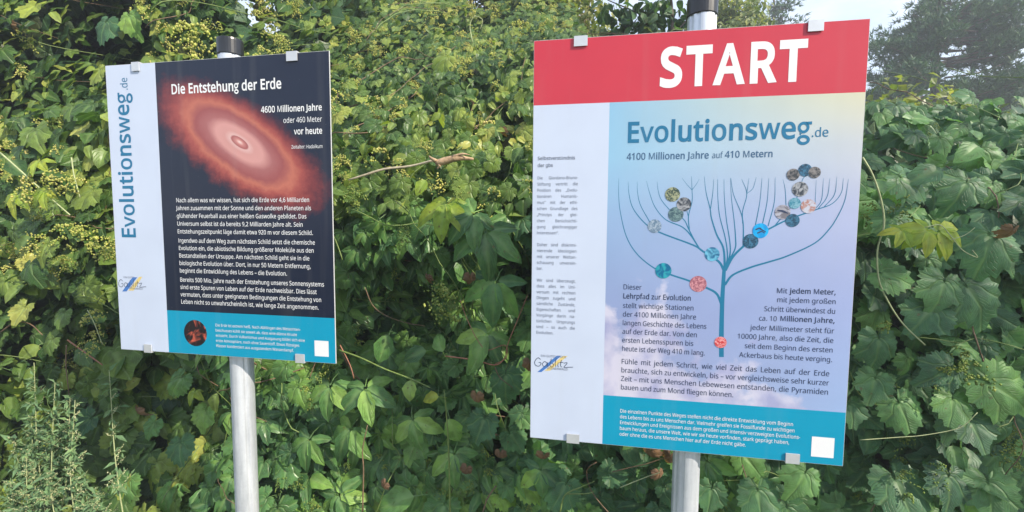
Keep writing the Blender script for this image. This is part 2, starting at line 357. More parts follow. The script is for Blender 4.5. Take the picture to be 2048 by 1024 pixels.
    'h': [496, [[139,431,138,399,135,370,140,370,174,407,221,429,273,437,321,433,360,421,391,400,413,370,426,330,431,280,431,0,361,0,361,275,355,321,338,353,308,372,265,379,222,374,189,360,166,338,150,308,142,269,139,222,139,0,68,0,68,609,139,609]]],
    'i': [207, [[139,430,139,0,68,0,68,430],[104,591,133,580,142,566,145,546,142,526,133,512,104,501,88,504,75,512,66,526,63,546,66,566,75,580,88,588]]],
    'j': [207, [[18,-192,-18,-190,-44,-183,-44,-126,-19,-132,9,-134,32,-130,51,-120,64,-100,68,-67,68,430,139,430,139,-64,136,-101,126,-133,110,-159,87,-177,56,-189],[63,546,66,566,75,580,88,588,104,591,133,580,142,566,145,546,142,526,133,512,104,501,88,504,75,512,66,526]]],
    'k': [428, [[138,291,137,257,135,221,138,221,152,240,172,264,189,285,326,430,409,430,235,246,421,0,336,0,187,200,138,158,138,0,68,0,68,609,138,609]]],
    'l': [207, [[139,0,68,0,68,609,139,609]]],
    'm': [750, [[540,438,603,429,649,401,676,352,685,280,685,0,615,0,615,277,610,321,594,353,567,372,528,379,474,369,438,342,418,298,411,237,411,0,342,0,342,277,332,333,320,353,303,367,281,376,253,379,215,374,185,360,164,338,150,308,141,269,139,223,139,0,68,0,68,430,125,430,136,371,140,371,173,409,217,431,266,438,312,433,349,420,378,398,398,366,402,366,427,398,461,420,499,433]]],
    'n': [496, [[275,438,343,429,391,401,421,352,431,280,431,0,361,0,361,275,355,321,338,353,308,372,265,379,204,368,166,338,146,289,139,223,139,0,68,0,68,430,125,430,136,371,140,371,175,409,222,431]]],
    'o': [485, [[442,216,438,165,428,121,411,82,388,51,359,25,324,7,285,-4,241,-8,200,-4,163,7,129,25,100,51,77,82,59,121,48,165,44,216,50,282,68,336,97,380,137,412,186,431,244,438,299,431,347,412,387,380,417,336,436,282],[117,216,120,169,130,128,147,95,172,71,203,56,243,51,282,56,314,71,339,95,356,128,366,169,369,216,365,263,355,303,338,335,314,359,282,374,242,379,185,368,147,335,124,284]]],
    'p': [493, [[273,438,344,424,401,383,437,313,449,216,444,148,427,93,401,49,365,17,322,-2,272,-8,213,1,170,24,139,55,134,55,137,20,139,-16,139,-192,68,-192,68,430,126,430,136,371,139,371,170,405,213,429],[260,379,221,374,190,362,167,342,152,313,142,275,139,229,139,216,142,167,150,126,165,93,188,70,220,55,261,51,297,56,326,72,348,98,364,131,373,171,376,217,369,283,348,334,311,367]]],
    'q': [493, [[354,-9,355,25,358,58,354,58,332,32,303,11,266,-3,219,-8,148,6,93,48,56,117,44,214,50,282,67,338,93,381,129,413,172,432,221,438,267,433,304,419,333,397,355,371,358,371,369,430,425,430,425,-192,354,-192],[233,51,272,55,304,67,327,87,342,116,352,153,355,199,355,213,348,285,328,337,290,369,231,379,181,368,145,334,124,281,117,213,124,145,146,93,182,61]]],
    'r': [331, [[269,438,295,437,319,433,310,368,287,372,264,374,217,363,176,334,149,289,139,229,139,0,68,0,68,430,126,430,134,351,137,351,170,395,214,426,240,435]]],
    's': [384, [[348,119,343,80,327,49,302,24,268,6,226,-4,176,-8,99,-1,42,19,42,83,104,60,178,49,224,53,256,66,274,86,280,112,271,141,239,167,174,196,103,228,76,245,57,266,45,292,41,324,52,372,85,408,137,430,202,438,275,430,339,409,315,353,258,372,197,380,159,377,131,366,114,350,108,328,119,298,154,274,219,246,289,215,314,197,333,176,344,150]]],
    't': [289, [[212,50,245,53,272,59,272,5,240,-4,200,-8,167,-5,138,4,112,20,91,44,78,79,74,125,74,375,13,375,13,409,75,437,103,528,144,528,144,430,269,430,269,375,144,375,144,127,149,93,163,69,185,54]]],
    'u': [496, [[427,430,427,0,370,0,359,57,356,57,321,20,273,-1,220,-8,173,-4,134,8,103,29,81,59,68,99,63,148,63,430,135,430,135,153,141,108,158,76,188,57,230,51,273,55,306,69,330,91,345,121,354,160,357,206,357,430]]],
    'v': [407, [[163,0,0,430,75,430,167,176,180,137,193,96,201,63,204,63,214,96,227,138,241,176,332,430,407,430,244,0]]],
    'w': [630, [[346,243,336,276,328,308,321,335,316,357,313,357,308,335,302,307,294,275,284,242,207,1,127,1,9,431,82,431,141,201,153,154,163,109,169,73,172,73,178,97,185,128,193,160,201,188,277,431,354,431,428,188,440,149,451,109,457,74,460,74,466,108,477,153,489,201,549,431,621,431,502,1,419,1]]],
    'x': [424, [[170,220,22,430,102,430,213,268,322,430,402,430,253,220,410,0,330,0,213,172,94,0,14,0]]],
    'y': [409, [[1,430,76,430,169,185,184,144,196,105,205,68,209,68,224,121,245,186,333,430,409,430,224,-59,188,-130,165,-156,138,-176,106,-188,67,-192,34,-190,9,-186,9,-130,30,-133,56,-135,99,-126,130,-99,152,-59,174,-2]]],
    'z': [377, [[346,0,31,0,31,47,262,375,45,375,45,430,340,430,340,377,112,55,346,55]]],
    'Ä': [512, [[437,0,368,177,141,177,73,0,0,0,224,575,289,575,512,0],[282,415,274,438,263,473,255,500,247,468,238,438,230,415,165,241,346,241],[143,689,144,701,148,711,154,719,180,728,207,719,213,711,217,701,218,689,217,677,213,667,207,659,180,649,154,659,148,667,144,677],[294,689,295,701,298,711,304,719,330,728,357,719,363,711,367,701,368,689,367,677,363,667,357,659,330,649,304,659,298,667,295,677]]],
    'Ö': [626, [[577,287,576,244,570,204,561,166,547,132,531,101,510,73,486,49,459,29,428,13,393,1,355,-6,314,-8,271,-6,232,1,196,13,165,29,138,49,114,73,94,101,78,132,65,167,56,204,51,245,49,288,52,344,62,396,78,442,100,482,130,517,166,545,208,565,258,577,314,581,369,577,417,565,459,545,495,517,524,483,547,442,564,396,574,344],[125,287,127,241,134,200,145,163,161,131,182,104,207,83,238,67,273,58,314,55,354,58,390,67,420,83,445,104,465,131,481,163,492,200,499,241,501,287,496,354,481,411,456,457,421,491,373,511,314,518,274,515,238,506,207,490,182,469,161,443,145,411,134,374,127,333],[201,689,203,701,206,711,213,719,239,728,265,719,272,711,275,701,277,689,275,677,272,667,265,659,239,649,213,659,206,667,203,677],[352,689,353,701,357,711,363,719,389,728,415,719,422,711,425,701,427,689,425,677,422,667,415,659,389,649,363,659,357,667,353,677]]],
    'Ü': [586, [[513,202,511,164,503,128,489,95,470,65,446,40,416,20,380,4,338,-5,290,-8,225,-2,171,18,128,50,97,93,78,144,72,204,72,573,144,573,144,201,148,158,161,122,182,93,211,72,248,59,294,55,327,57,355,63,379,73,399,88,415,105,427,126,435,149,440,174,442,202,442,573,513,573],[181,689,182,701,186,711,192,719,219,728,245,719,252,711,255,701,257,689,255,677,252,667,245,659,219,649,192,659,186,667,182,677],[332,689,333,701,337,711,343,719,369,728,395,719,402,711,405,701,407,689,405,677,402,667,395,659,369,649,343,659,337,667,333,677]]],
    'ß': [506, [[419,495,416,469,407,447,379,411,346,383,318,357,306,330,312,311,332,291,377,259,427,221,459,178,467,153,470,123,465,81,451,48,429,23,399,6,362,-5,321,-8,254,-1,204,19,204,83,237,67,276,54,318,49,356,54,382,67,396,89,401,118,394,152,371,181,326,214,273,253,246,288,238,326,241,349,249,369,276,400,309,426,336,454,345,471,347,491,340,520,319,540,286,551,245,555,193,547,171,537,154,521,142,499,139,468,139,0,68,0,68,468,74,517,91,554,119,581,155,599,197,610,245,613,294,610,336,600,371,584,397,561,413,531]]],
    'ä': [450, [[231,437,299,428,347,403,376,358,385,293,385,0,334,0,320,61,317,61,279,22,234,-1,172,-8,136,-5,103,6,75,23,55,48,41,80,37,119,50,176,87,219,152,245,243,257,316,259,316,285,310,330,293,359,265,375,227,380,163,370,106,347,84,400,151,426],[252,208,184,200,141,182,118,155,110,119,115,87,132,66,157,53,188,49,238,56,279,79,306,117,315,172,315,210],[113,546,116,564,124,576,151,585,177,576,186,564,188,546,186,529,177,516,151,506,124,516,116,529],[264,546,267,564,275,576,301,585,327,576,336,564,338,546,336,529,327,516,301,506,275,516,267,529]]],
    'ö': [485, [[442,216,438,165,428,121,411,82,388,51,359,25,324,7,285,-4,241,-8,200,-4,163,7,129,25,100,51,77,82,59,121,48,165,44,216,50,282,68,336,97,380,137,412,186,431,244,438,299,431,347,412,387,380,417,336,436,282],[117,216,120,169,130,128,147,95,172,71,203,56,243,51,282,56,314,71,339,95,356,128,366,169,369,216,365,263,355,303,338,335,314,359,282,374,242,379,185,368,147,335,124,284],[131,546,134,564,142,576,168,585,195,576,203,564,206,546,203,529,195,516,168,506,142,516,134,529],[281,546,284,564,292,576,318,585,345,576,353,564,356,546,353,529,345,516,318,506,292,516,284,529]]],
    'ü': [496, [[427,430,427,0,370,0,359,57,356,57,321,20,273,-1,220,-8,173,-4,134,8,103,29,81,59,68,99,63,148,63,430,135,430,135,153,141,108,158,76,188,57,230,51,273,55,306,69,330,91,345,121,354,160,357,206,357,430],[136,546,138,564,147,576,173,585,200,576,208,564,211,546,208,529,200,516,173,506,147,516,138,529],[286,546,289,564,297,576,323,585,350,576,358,564,361,546,358,529,350,516,323,506,297,516,289,529]]],
    '–': [401, [[32,184,32,246,369,246,369,184]]],
    '“': [288, [[278,573,263,507,249,438,238,376,162,376,156,385,175,445,200,511,226,573],[130,573,115,507,100,438,90,376,14,376,10,385,28,445,53,511,79,573]]],
    '„': [334, [[294,84,275,23,251,-42,225,-103,172,-103,187,-38,202,31,213,93,288,93],[145,84,127,23,102,-42,76,-103,25,-103,36,-55,47,-4,57,47,64,93,140,93]]],
    ' ': [209, []],
}
TEXTS = [
    ('R', 'start_lettering', 0.074, 'white', 83.6, False, [
        (-69.2, 389.6, 257.1, 'START'),
    ]),
    ('R', 'title', 0.045, 'blue', 47.3, False, [
        (-144.1, 257.1, 266.6, 'Evolutionsweg'),
    ]),
    ('R', 'title_suffix', 0.012, 'blue', 20.4, False, [
        (268.1, 258.8, 304.4, '.de'),
    ]),
    ('R', 'subtitle', 0.035, 'slate', 15.9, False, [
        (-141.7, 214.5, 49.0, '4100 Millionen Jahre'),
    ]),
    ('R', 'subtitle', 0, 'slate', 14.2, False, [
        (55.6, 214.8, 79.2, 'auf'),
    ]),
    ('R', 'subtitle', 0.035, 'slate', 15.3, False, [
        (84.7, 215.3, 189.8, '410 Metern'),
    ]),
    ('R', 'paragraph', 0, 'dark', 12.7, False, [
        (-143.0, -107.0, -98.2, 'Dieser'),
    ]),
    ('R', 'paragraph', 0.03, 'dark', 12.7, False, [
        (-142.8, -129.9, 20.1, 'Lehrpfad zur Evolution'),
    ]),
    ('R', 'paragraph', 0, 'dark', 12.7, False, [
        (-142.5, -154.1, 27.2, 'stellt wichtige Stationen'),
        (-142.5, -176.2, 33.5, 'der 4100 Millionen Jahre'),
        (-142.5, -198.3, 58.1, 'langen Geschichte des Lebens'),
        (-142.5, -220.4, 37.2, 'auf der Erde dar. Von den'),
        (-142.5, -242.5, 29.1, 'ersten Lebensspuren bis'),
        (-142.5, -264.6, 57.3, 'heute ist der Weg 410 m lang.'),
    ]),
    ('R', 'paragraph', 0, 'dark', 11.9, False, [
        (211.1, -104.5, 235.0, 'Mit'),
    ]),
    ('R', 'paragraph', 0.03, 'dark', 11.9, False, [
        (240.5, -103.9, 338.6, 'jedem Meter,'),
    ]),
    ('R', 'paragraph', 0, 'dark', 12.0, False, [
        (212.9, -126.1, 339.7, 'mit jedem großen'),
        (186.1, -148.9, 339.7, 'Schritt überwindest du'),
    ]),
    ('R', 'paragraph', 0, 'dark', 12.1, False, [
        (175.6, -172.1, 215.3, 'ca. 10'),
    ]),
    ('R', 'paragraph', 0.03, 'dark', 12.0, False, [
        (221.7, -170.9, 339.8, 'Millionen Jahre,'),
    ]),
    ('R', 'paragraph', 0, 'dark', 12.2, False, [
        (157.5, -195.5, 339.2, 'jeder Millimeter steht für'),
        (128.9, -218.2, 339.2, '10000 Jahre, also die Zeit, die'),
        (146.5, -241.0, 339.2, 'seit dem Beginn des ersten'),
        (135.3, -263.7, 339.2, 'Ackerbaus bis heute verging.'),
    ]),
    ('R', 'paragraph', 0, 'dark', 12.9, True, [
        (-143.1, -298.1, 334.7, 'Fühle mit jedem Schritt, wie viel Zeit das Leben auf der Erde'),
        (-143.1, -320.4, 334.7, 'brauchte, sich zu entwickeln, bis – vor vergleichsweise sehr kurzer'),
        (-143.1, -342.7, 334.7, 'Zeit – mit uns Menschen Lebewesen entstanden, die Pyramiden'),
        (-143.1, -364.9, 126.4, 'bauen und zum Mond fliegen können.'),
    ]),
    ('R', 'footer_paragraph', 0, 'white', 9.2, False, [
        (-143.2, -425.6, 262.8, 'Die einzelnen Punkte des Weges stellen nicht die direkte Entwicklung vom Beginn'),
        (-143.2, -440.9, 266.6, 'des Lebens bis zu uns Menschen dar. Vielmehr greifen sie Fossilfunde zu wichtigen'),
        (-143.2, -456.1, 279.6, 'Entwicklungen und Ereignissen aus dem großen und intensiv verzweigten Evolutions-'),
        (-143.2, -471.3, 256.3, 'baum heraus, die unsere Welt, wie wir sie heute vorfinden, stark geprägt haben,'),
        (-143.2, -486.6, 159.6, 'oder ohne die es uns Menschen hier auf der Erde nicht gäbe.'),
    ]),
    ('R', 'sidebar_heading', 0.035, 'grey', 8.3, False, [
        (-362.5, 218.2, -267.7, 'Selbstverständnis'),
        (-362.5, 200.5, -323.4, 'der gbs'),
    ]),
    ('R', 'sidebar_paragraph', 0, 'grey', 7.6, True, [
        (-363.1, 169.0, -259.6, 'Die Giordano-Bruno-'),
        (-363.1, 153.5, -259.6, 'Stiftung vertritt die'),
        (-363.1, 137.9, -259.6, 'Position des „Evolu-'),
        (-363.1, 122.4, -259.6, 'tionären Humanis-'),
        (-363.1, 106.8, -259.6, 'mus“ mit der ethi-'),
        (-363.1, 91.3, -259.6, 'schen Grundlage des'),
        (-363.1, 75.8, -259.6, '„Prinzips der glei-'),
        (-363.1, 60.2, -259.6, 'chen Berücksichti-'),
        (-363.1, 44.7, -259.6, 'gung gleichrangiger'),
        (-363.1, 29.2, -305.6, 'Interessen“.'),
    ]),
    ('R', 'sidebar_paragraph', 0, 'grey', 7.8, True, [
        (-362.2, -1.5, -260.2, 'Daher sind diskrimi-'),
        (-362.2, -16.9, -260.2, 'nierende Ideologien'),
        (-362.2, -32.3, -260.2, 'mit unserer Weltan-'),
        (-362.2, -47.7, -260.2, 'schauung unverein-'),
        (-362.2, -63.1, -346.4, 'bar.'),
    ]),
    ('R', 'sidebar_paragraph', 0, 'grey', 7.8, True, [
        (-361.7, -93.9, -261.1, 'Wir sind überzeugt,'),
        (-361.7, -109.2, -261.1, 'dass alles im Uni-'),
        (-361.7, -124.5, -261.1, 'versum mit rechten'),
        (-361.7, -139.8, -261.1, 'Dingen zugeht und'),
        (-361.7, -155.1, -261.1, 'sämtliche Zustände,'),
        (-361.7, -170.4, -261.1, 'Eigenschaften und'),
        (-361.7, -185.6, -261.1, 'Vorgänge darin na-'),
        (-361.7, -200.9, -261.1, 'türlichen Ursprungs'),
        (-361.7, -216.2, -261.1, 'sind – so auch die'),
        (-361.7, -231.5, -316.2, 'Evolution.'),
    ]),
    ('R', 'emblem_line', 0, 'grey', 6.0, False, [
        (-349.1, -292.5, -282.7, 'EIN GUTES STÜCK'),
    ]),
    ('R', 'emblem_line', 0, 'grey', 6.0, False, [
        (-332.8, -324.9, -278.1, 'WIENERWALD'),
    ]),
    ('L', 'title', 0.05, 'white', 25.3, False, [
        (-132.6, 322.5, 210.5, 'Die Entstehung der Erde'),
    ]),
    ('L', 'subtitle', 0.04, 'white', 15.9, False, [
        (147.1, 261.4, 326.2, '4600 Millionen Jahre'),
    ]),
    ('L', 'subtitle', 0, 'white', 13.8, False, [
        (212.3, 232.2, 325.4, 'oder 460 Meter'),
    ]),
    ('L', 'subtitle', 0.04, 'white', 15.7, False, [
        (243.6, 201.6, 325.7, 'vor heute'),
    ]),
    ('L', 'subtitle', 0, 'white', 9.2, False, [
        (234.4, 164.4, 325.9, 'Zeitalter: Hadaikum'),
    ]),
    ('L', 'paragraph', 0.01, 'white', 11.6, False, [
        (-133.5, 23.9, 283.3, 'Nach allem was wir wissen, hat sich die Erde vor 4,6 Milliarden'),
        (-133.5, 2.0, 287.8, 'Jahren zusammen mit der Sonne und den anderen Planeten als'),
        (-133.5, -19.9, 273.5, 'glühender Feuerball aus einer heißen Gaswolke gebildet. Das'),
        (-133.5, -41.9, 262.4, 'Universum selbst ist da bereits 9,2 Milliarden Jahre alt. Sein'),
        (-133.5, -63.8, 291.8, 'Entstehungszeitpunkt läge damit etwa 920 m vor diesem Schild.'),
    ]),
    ('L', 'paragraph', 0.01, 'white', 11.7, False, [
        (-132.1, -89.6, 296.7, 'Irgendwo auf dem Weg zum nächsten Schild setzt die chemische'),
        (-132.1, -111.0, 292.9, 'Evolution ein, die abiotische Bildung größerer Moleküle aus den'),
        (-132.1, -132.4, 279.2, 'Bestandteilen der Ursuppe. Am nächsten Schild geht sie in die'),
        (-132.1, -153.8, 282.7, 'biologische Evolution über. Dort, in nur 50 Metern Entfernung,'),
        (-132.1, -175.2, 210.8, 'beginnt die Entwicklung des Lebens – die Evolution.'),
    ]),
    ('L', 'paragraph', 0.01, 'white', 11.9, False, [
        (-132.4, -201.5, 320.6, 'Bereits 500 Mio. Jahre nach der Entstehung unseres Sonnensystems'),
        (-132.4, -222.6, 298.2, 'sind erste Spuren von Leben auf der Erde nachweisbar. Dies lässt'),
        (-132.4, -243.7, 311.6, 'vermuten, dass unter geeigneten Bedingungen die Entstehung von'),
        (-132.4, -264.8, 303.1, 'Leben nicht so unwahrscheinlich ist, wie lange Zeit angenommen.'),
    ]),
    ('L', 'footer_paragraph', 0, 'white', 7.8, False, [
        (-21.9, -325.9, 246.9, 'Die Erde ist extrem heiß. Nach Abklingen des Meteoriten-'),
        (-21.9, -340.7, 235.7, 'beschusses kühlt sie soweit ab, dass eine dünne Kruste'),
        (-21.9, -355.5, 259.1, 'entsteht. Durch Vulkanismus und Ausgasung bildet sich eine'),
        (-21.9, -370.3, 241.6, 'erste Atmosphäre, noch ohne Sauerstoff. Etwas flüssiges'),
        (-21.9, -385.1, 224.6, 'Wasser kondensiert aus ausgasendem Wasserdampf.'),
    ]),
    ('L', 'emblem_line', 0, 'grey', 5.1, False, [
        (-326.8, -196.7, -288.6, 'EIN GUTES'),
    ]),
    ('L', 'emblem_line', 0, 'grey', 5.1, False, [
        (-309.0, -229.2, -261.1, 'WIENERWALD'),
    ]),
]
R_BAND = [(-372.5, 354.5), (379.1, 355.0)]
R_COLUMN = [(-186.3, 353.1), (-185.4, -512.3)]
R_TEAL = [(-186.0, -385.0), (373.1, -381.5)]
R_CLIPS = [(-258.6, 508.1), (265.2, 508.7), (-261.4, -506.0), (264.2, -506.1)]
R_CODE = [(305.0, -447.1), (353.8, -496.4)]
L_COLUMN = [(-179.8, 410.1), (-183.6, -408.1)]
L_TEAL = [(-180.1, -286.0), (346.6, -286.5)]
L_CLIPS = [(-243.9, 403.6), (244.7, 403.4), (-251.0, -401.3), (244.5, -404.1)]
L_CODE = [(287.8, -349.7), (329.7, -392.8)]
L_PLANET = [(-88.8, -348.7), (-86.5, -302.8), (-46.0, -349.7)]
L_VERT = [(-282.7, -81.1), (-270.4, 329.4), (-272.4, 339.0), (-281.4, 374.4), (-322.8, -80.3), (-298.7, 344.5)]
L_DISC = [(72.6, 190.1), (-98.9, 259.4), (230.2, 79.5), (47.0, 199.7), (100.3, 175.6), (-181.7, 299.7), (341.0, 34.2), (147.4, 143.2), (0.7, 219.3)]
R_EMBLEM = [(-357.3, -334.1), (-346.5, -333.3), (-295.3, -287.2), (-307.9, -288.0), (-338.1, -329.1), (-324.0, -328.1), (-278.7, -286.3), (-291.2, -287.0), (-365.3, -317.8), (-264.3, -311.5)]
L_EMBLEM = [(-334.2, -236.6), (-318.7, -236.1), (-278.0, -193.1), (-294.5, -193.4), (-312.3, -233.4), (-293.8, -232.9), (-260.8, -191.2), (-271.8, -191.4), (-345.8, -222.9), (-249.1, -219.5)]
TREE_LINES = [
    [(95.2, -266.4, 11), (93.1, -212.7, 11), (91.9, -132.7, 10), (92.7, -79.8, 9), (93.4, -46.8, 8)],
    [(91.4, -139.4, 6), (78.7, -111.1, 5.5), (53.3, -96.4, 5), (13.1, -80.7, 4.5), (-28.4, -67.5, 4), (-68.7, -51.9, 3), (-110.9, -17.6, 2.6), (-138.4, 27.1, 2.2), (-154.6, 89.9, 1.6), (-159.3, 134.7, 1.1), (-159.8, 170.3, 0.4)],
    [(92.8, -53.4, 6), (79.7, -31.8, 5.5), (43.8, -8.3, 4.5), (20.4, 6.7, 4), (-56.5, 35.9, 3.5), (-91.5, 56.6, 2.8), (-122.8, 94.4, 2), (-133.9, 130.0, 1.3), (-136.9, 161.2, 0.5)],
    [(-83.0, 62.4, 2.2), (-105.8, 103.3, 1.6), (-113.6, 134.4, 1.1), (-115.3, 160.9, 0.5)],
    [(35.2, -1.9, 3.6), (15.4, 28.7, 3.2), (-6.3, 50.5, 2.8), (-44.8, 67.9, 2.2), (-71.3, 98.8, 1.7), (-85.3, 134.2, 1.1), (-93.4, 162.9, 0.5)],
    [(24.2, 15.6, 3), (8.5, 46.2, 2.6), (-2.7, 68.0, 2.2), (-24.2, 83.4, 1.8)],
    [(10.7, 41.8, 2.6), (7.4, 76.8, 2.2), (14.4, 111.7, 1.8), (13.3, 142.2, 1.4), (11.0, 172.5, 0.5)],
    [(13.4, 140.0, 1.3), (1.3, 153.1, 0.9), (-10.4, 168.4, 0.4)],
    [(13.4, 140.0, 1.3), (22.4, 152.9, 0.9), (29.0, 165.8, 0.4)],
    [(-37.2, 92.1, 1.8), (-57.0, 116.4, 1.4), (-64.9, 138.4, 1), (-67.8, 160.4, 0.4)],
    [(7.5, 74.7, 1.8), (1.8, 94.3, 1.2)],
    [(94.8, -51.2, 5.5), (89.9, -1.0, 4.5), (73.0, 33.6, 3.6), (60.0, 72.6, 3), (56.3, 94.3, 2.4), (45.8, 133.3, 1.4), (40.2, 172.1, 0.5)],
    [(57.1, 94.3, 2), (60.9, 133.2, 1.3), (61.7, 165.4, 0.5)],
    [(95.9, -49.0, 4), (99.6, -18.3, 3.2), (92.9, 25.1, 2.4), (78.6, 77.0, 1.8), (72.8, 120.2, 1.3), (70.6, 165.3, 0.5)],
    [(97.8, -44.5, 4), (105.1, -13.8, 3.2), (103.4, 16.6, 2.6), (94.0, 68.4, 1.8), (87.4, 120.1, 1.2), (84.8, 165.1, 0.5)],
    [(102.1, -31.3, 3.5), (115.9, -0.6, 3), (116.0, 25.4, 2.6), (111.0, 68.5, 1.8), (103.2, 120.0, 1.2), (99.2, 167.1, 0.5)],
    [(96.1, -53.3, 6.5), (111.8, -20.3, 5.5), (134.9, 6.1, 5), (169.3, 38.8, 4.5), (188.7, 47.5, 4), (222.9, 66.8, 3.6), (266.3, 85.0, 3), (290.6, 94.2, 2.4), (320.0, 106.6, 1.8), (337.4, 131.3, 1.3), (340.0, 164.1, 0.5)],
    [(133.8, 4.0, 3), (132.0, 55.7, 2.4), (125.5, 85.7, 1.8), (107.6, 128.6, 1.2), (100.0, 167.1, 0.5)],
    [(130.6, 60.0, 2), (129.3, 90.0, 1.8), (136.7, 130.5, 1.4), (124.1, 164.6, 0.5)],
    [(136.7, 130.5, 1.2), (139.9, 166.6, 0.4)],
    [(136.7, 130.5, 1.2), (149.7, 143.2, 0.9), (155.7, 168.5, 0.4)],
    [(158.7, 55.8, 2), (166.1, 111.2, 1.3), (168.4, 166.2, 0.5)],
    [(174.3, 60.2, 2), (181.8, 111.2, 1.3), (183.2, 166.0, 0.5)],
    [(186.4, 53.9, 2), (197.5, 111.1, 1.3), (196.8, 167.9, 0.5)],
    [(202.0, 56.1, 2.6), (216.6, 77.3, 2)],
    [(223.3, 100.5, 1.6), (219.4, 140.5, 1), (213.3, 163.5, 0.4)],
    [(225.7, 90.0, 1.6), (241.1, 107.6, 1.6), (250.2, 140.2, 1.6), (256.6, 165.1, 1.2), (269.5, 173.2, 1)],
    [(283.1, 92.1, 1.6), (297.1, 115.0, 1.3), (299.0, 164.6, 0.4)],
    [(290.6, 94.2, 1.6), (308.7, 123.2, 1.3), (312.1, 164.4, 0.4)],
    [(303.5, 99.2, 1.6), (323.4, 127.2, 1.3), (326.5, 168.3, 0.4)],
    [(284.4, 104.6, 1), (284.1, 160.6, 0.4)],
    [(96.3, -88.5, 5.5), (113.6, -63.8, 4.6), (153.1, -44.2, 4.2), (192.2, -30.4, 3.8), (230.8, -15.9, 3.4), (287.1, 14.6, 2.8), (315.7, 46.3, 2.4), (332.8, 77.6, 2), (345.7, 114.8, 1.4), (350.5, 161.9, 0.5)],
]
MEDALLIONS = [(35.1, -88.0, 19.7, 'pink'), (-47.1, -57.7, 19.3, 'teal'), (64.6, -14.6, 17.0, 'ocean'), (-71.1, 52.2, 16.4, 'mist'), (-22.1, 81.2, 17.9, 'moss'), (-4.0, 105.3, 16.9, 'bone'), (-31.3, 129.4, 17.5, 'fern'), (149.6, 18.0, 17.3, 'deep'), (170.3, 43.1, 17.6, 'bright'), (216.1, 87.1, 16.9, 'sand'), (238.4, 67.7, 15.2, 'deep'), (241.1, 107.6, 12.9, 'sea'), (270.5, 100.5, 16.2, 'shell'), (251.0, 140.2, 17.1, 'bone'), (234.4, 173.7, 13.7, 'stone'), (259.5, 183.7, 14.3, 'deep'), (279.5, 178.0, 13.1, 'stone'), (91.7, -229.8, 14.0, 'coral')]
# ------------------------------------------------------------------ print on the signs
GLYPHS = {c: [a, [[k[i:i + 2] for i in range(0, len(k), 2)] for k in cs]] for c, (a, cs) in GLYPHS.items()}
GLYPHS['I'] = [240, [[[84, 0], [156, 0], [156, 573], [84, 573]]]]
def ellipse(cx, cy, rx, ry, n=22):
    return [[cx + rx * math.cos(2 * math.pi * i / n), cy + ry * math.sin(2 * math.pi * i / n)] for i in range(n)]
# double-storey g, as on the boards
GLYPHS['g2'] = [385, [ellipse(180, 285, 145, 140), ellipse(180, 285, 96, 92)[::-1],
                      [[285, 385], [392, 385], [392, 424], [255, 424]],
                      [[92, 178], [140, 150], [116, 112], [128, 92], [126, 62], [92, 68], [62, 96], [66, 136]],
                      ellipse(190, -55, 165, 118), ellipse(190, -55, 112, 68)[::-1]]]
_cache = {}
def inside(p, poly):
    c = False; j = len(poly) - 1
    for i in range(len(poly)):
        if (poly[i][1] > p[1]) != (poly[j][1] > p[1]) and p[0] < (poly[j][0] - poly[i][0]) * (p[1] - poly[i][1]) / (poly[j][1] - poly[i][1]) + poly[i][0]:
            c = not c
        j = i
    return c
def grow(c, o):
    """move a contour outwards (o > 0) by mitred offset"""
    area = sum(c[i - 1][0] * c[i][1] - c[i][0] * c[i - 1][1] for i in range(len(c)))
    s = 1 if area > 0 else -1
    out, n = [], len(c)
    for i in range(n):
        a, b, d = c[i - 1], c[i], c[(i + 1) % n]
        e1 = (b[0] - a[0], b[1] - a[1]); e2 = (d[0] - b[0], d[1] - b[1])
        l1, l2 = math.hypot(*e1) or 1, math.hypot(*e2) or 1
        n1 = (e1[1] / l1 * s, -e1[0] / l1 * s); n2 = (e2[1] / l2 * s, -e2[0] / l2 * s)
        m = (n1[0] + n2[0], n1[1] + n2[1]); k = m[0] * n1[0] + m[1] * n1[1]
        k = min(1 / max(k, 0.25), 1.6 / max(math.hypot(*m), 0.3))
        out.append([b[0] + m[0] * k * o, b[1] + m[1] * k * o])
    return out
def glyph(ch, bold=0.0):
    """filled character, its strokes thickened by 'bold'; thickened less where the outline would cross itself"""
    if (ch, bold) in _cache: return _cache[(ch, bold)]
    adv, cs0 = GLYPHS[ch]
    area = lambda q: sum(q[i - 1][0] * q[i][1] - q[i][0] * q[i - 1][1] for i in range(len(q))) / 2
    depth = [sum(inside(c[0], d) for d in cs0 if d is not c) for c in cs0]
    for k_ in (1.0, 0.85, 0.7, 0.55, 0.4, 0.2, 0.0):
        b_ = bold * k_
        cs = [grow(c, (b_ if k % 2 == 0 else -b_ * 0.45) * 500) for c, k in zip(cs0, depth)] if b_ else cs0
        V, F = [], []
        for c, k in zip(cs, depth):
            if k % 2: continue
            loops = [c] + [d for d, kd in zip(cs, depth) if kd == k + 1 and inside(d[0], c)]
            b = len(V); V += [(p[0], p[1]) for lp in loops for p in lp]
            F += [tuple(i + b for i in t) for t in tessellate_polygon([[Vector((p[0], p[1], 0)) for p in lp] for lp in loops])]
        want = sum(abs(area(c)) * (1 if k % 2 == 0 else -1) for c, k in zip(cs, depth))
        got = sum(abs(area([V[i] for i in f])) for f in F)
        if ch == 'g2' or abs(want - got) < 0.006 * abs(want) + 5: break
    _cache[(ch, bold)] = (adv + bold * 500 + (60 if bold > 0.06 else 0), V, F, cs)
    return _cache[(ch, bold)]

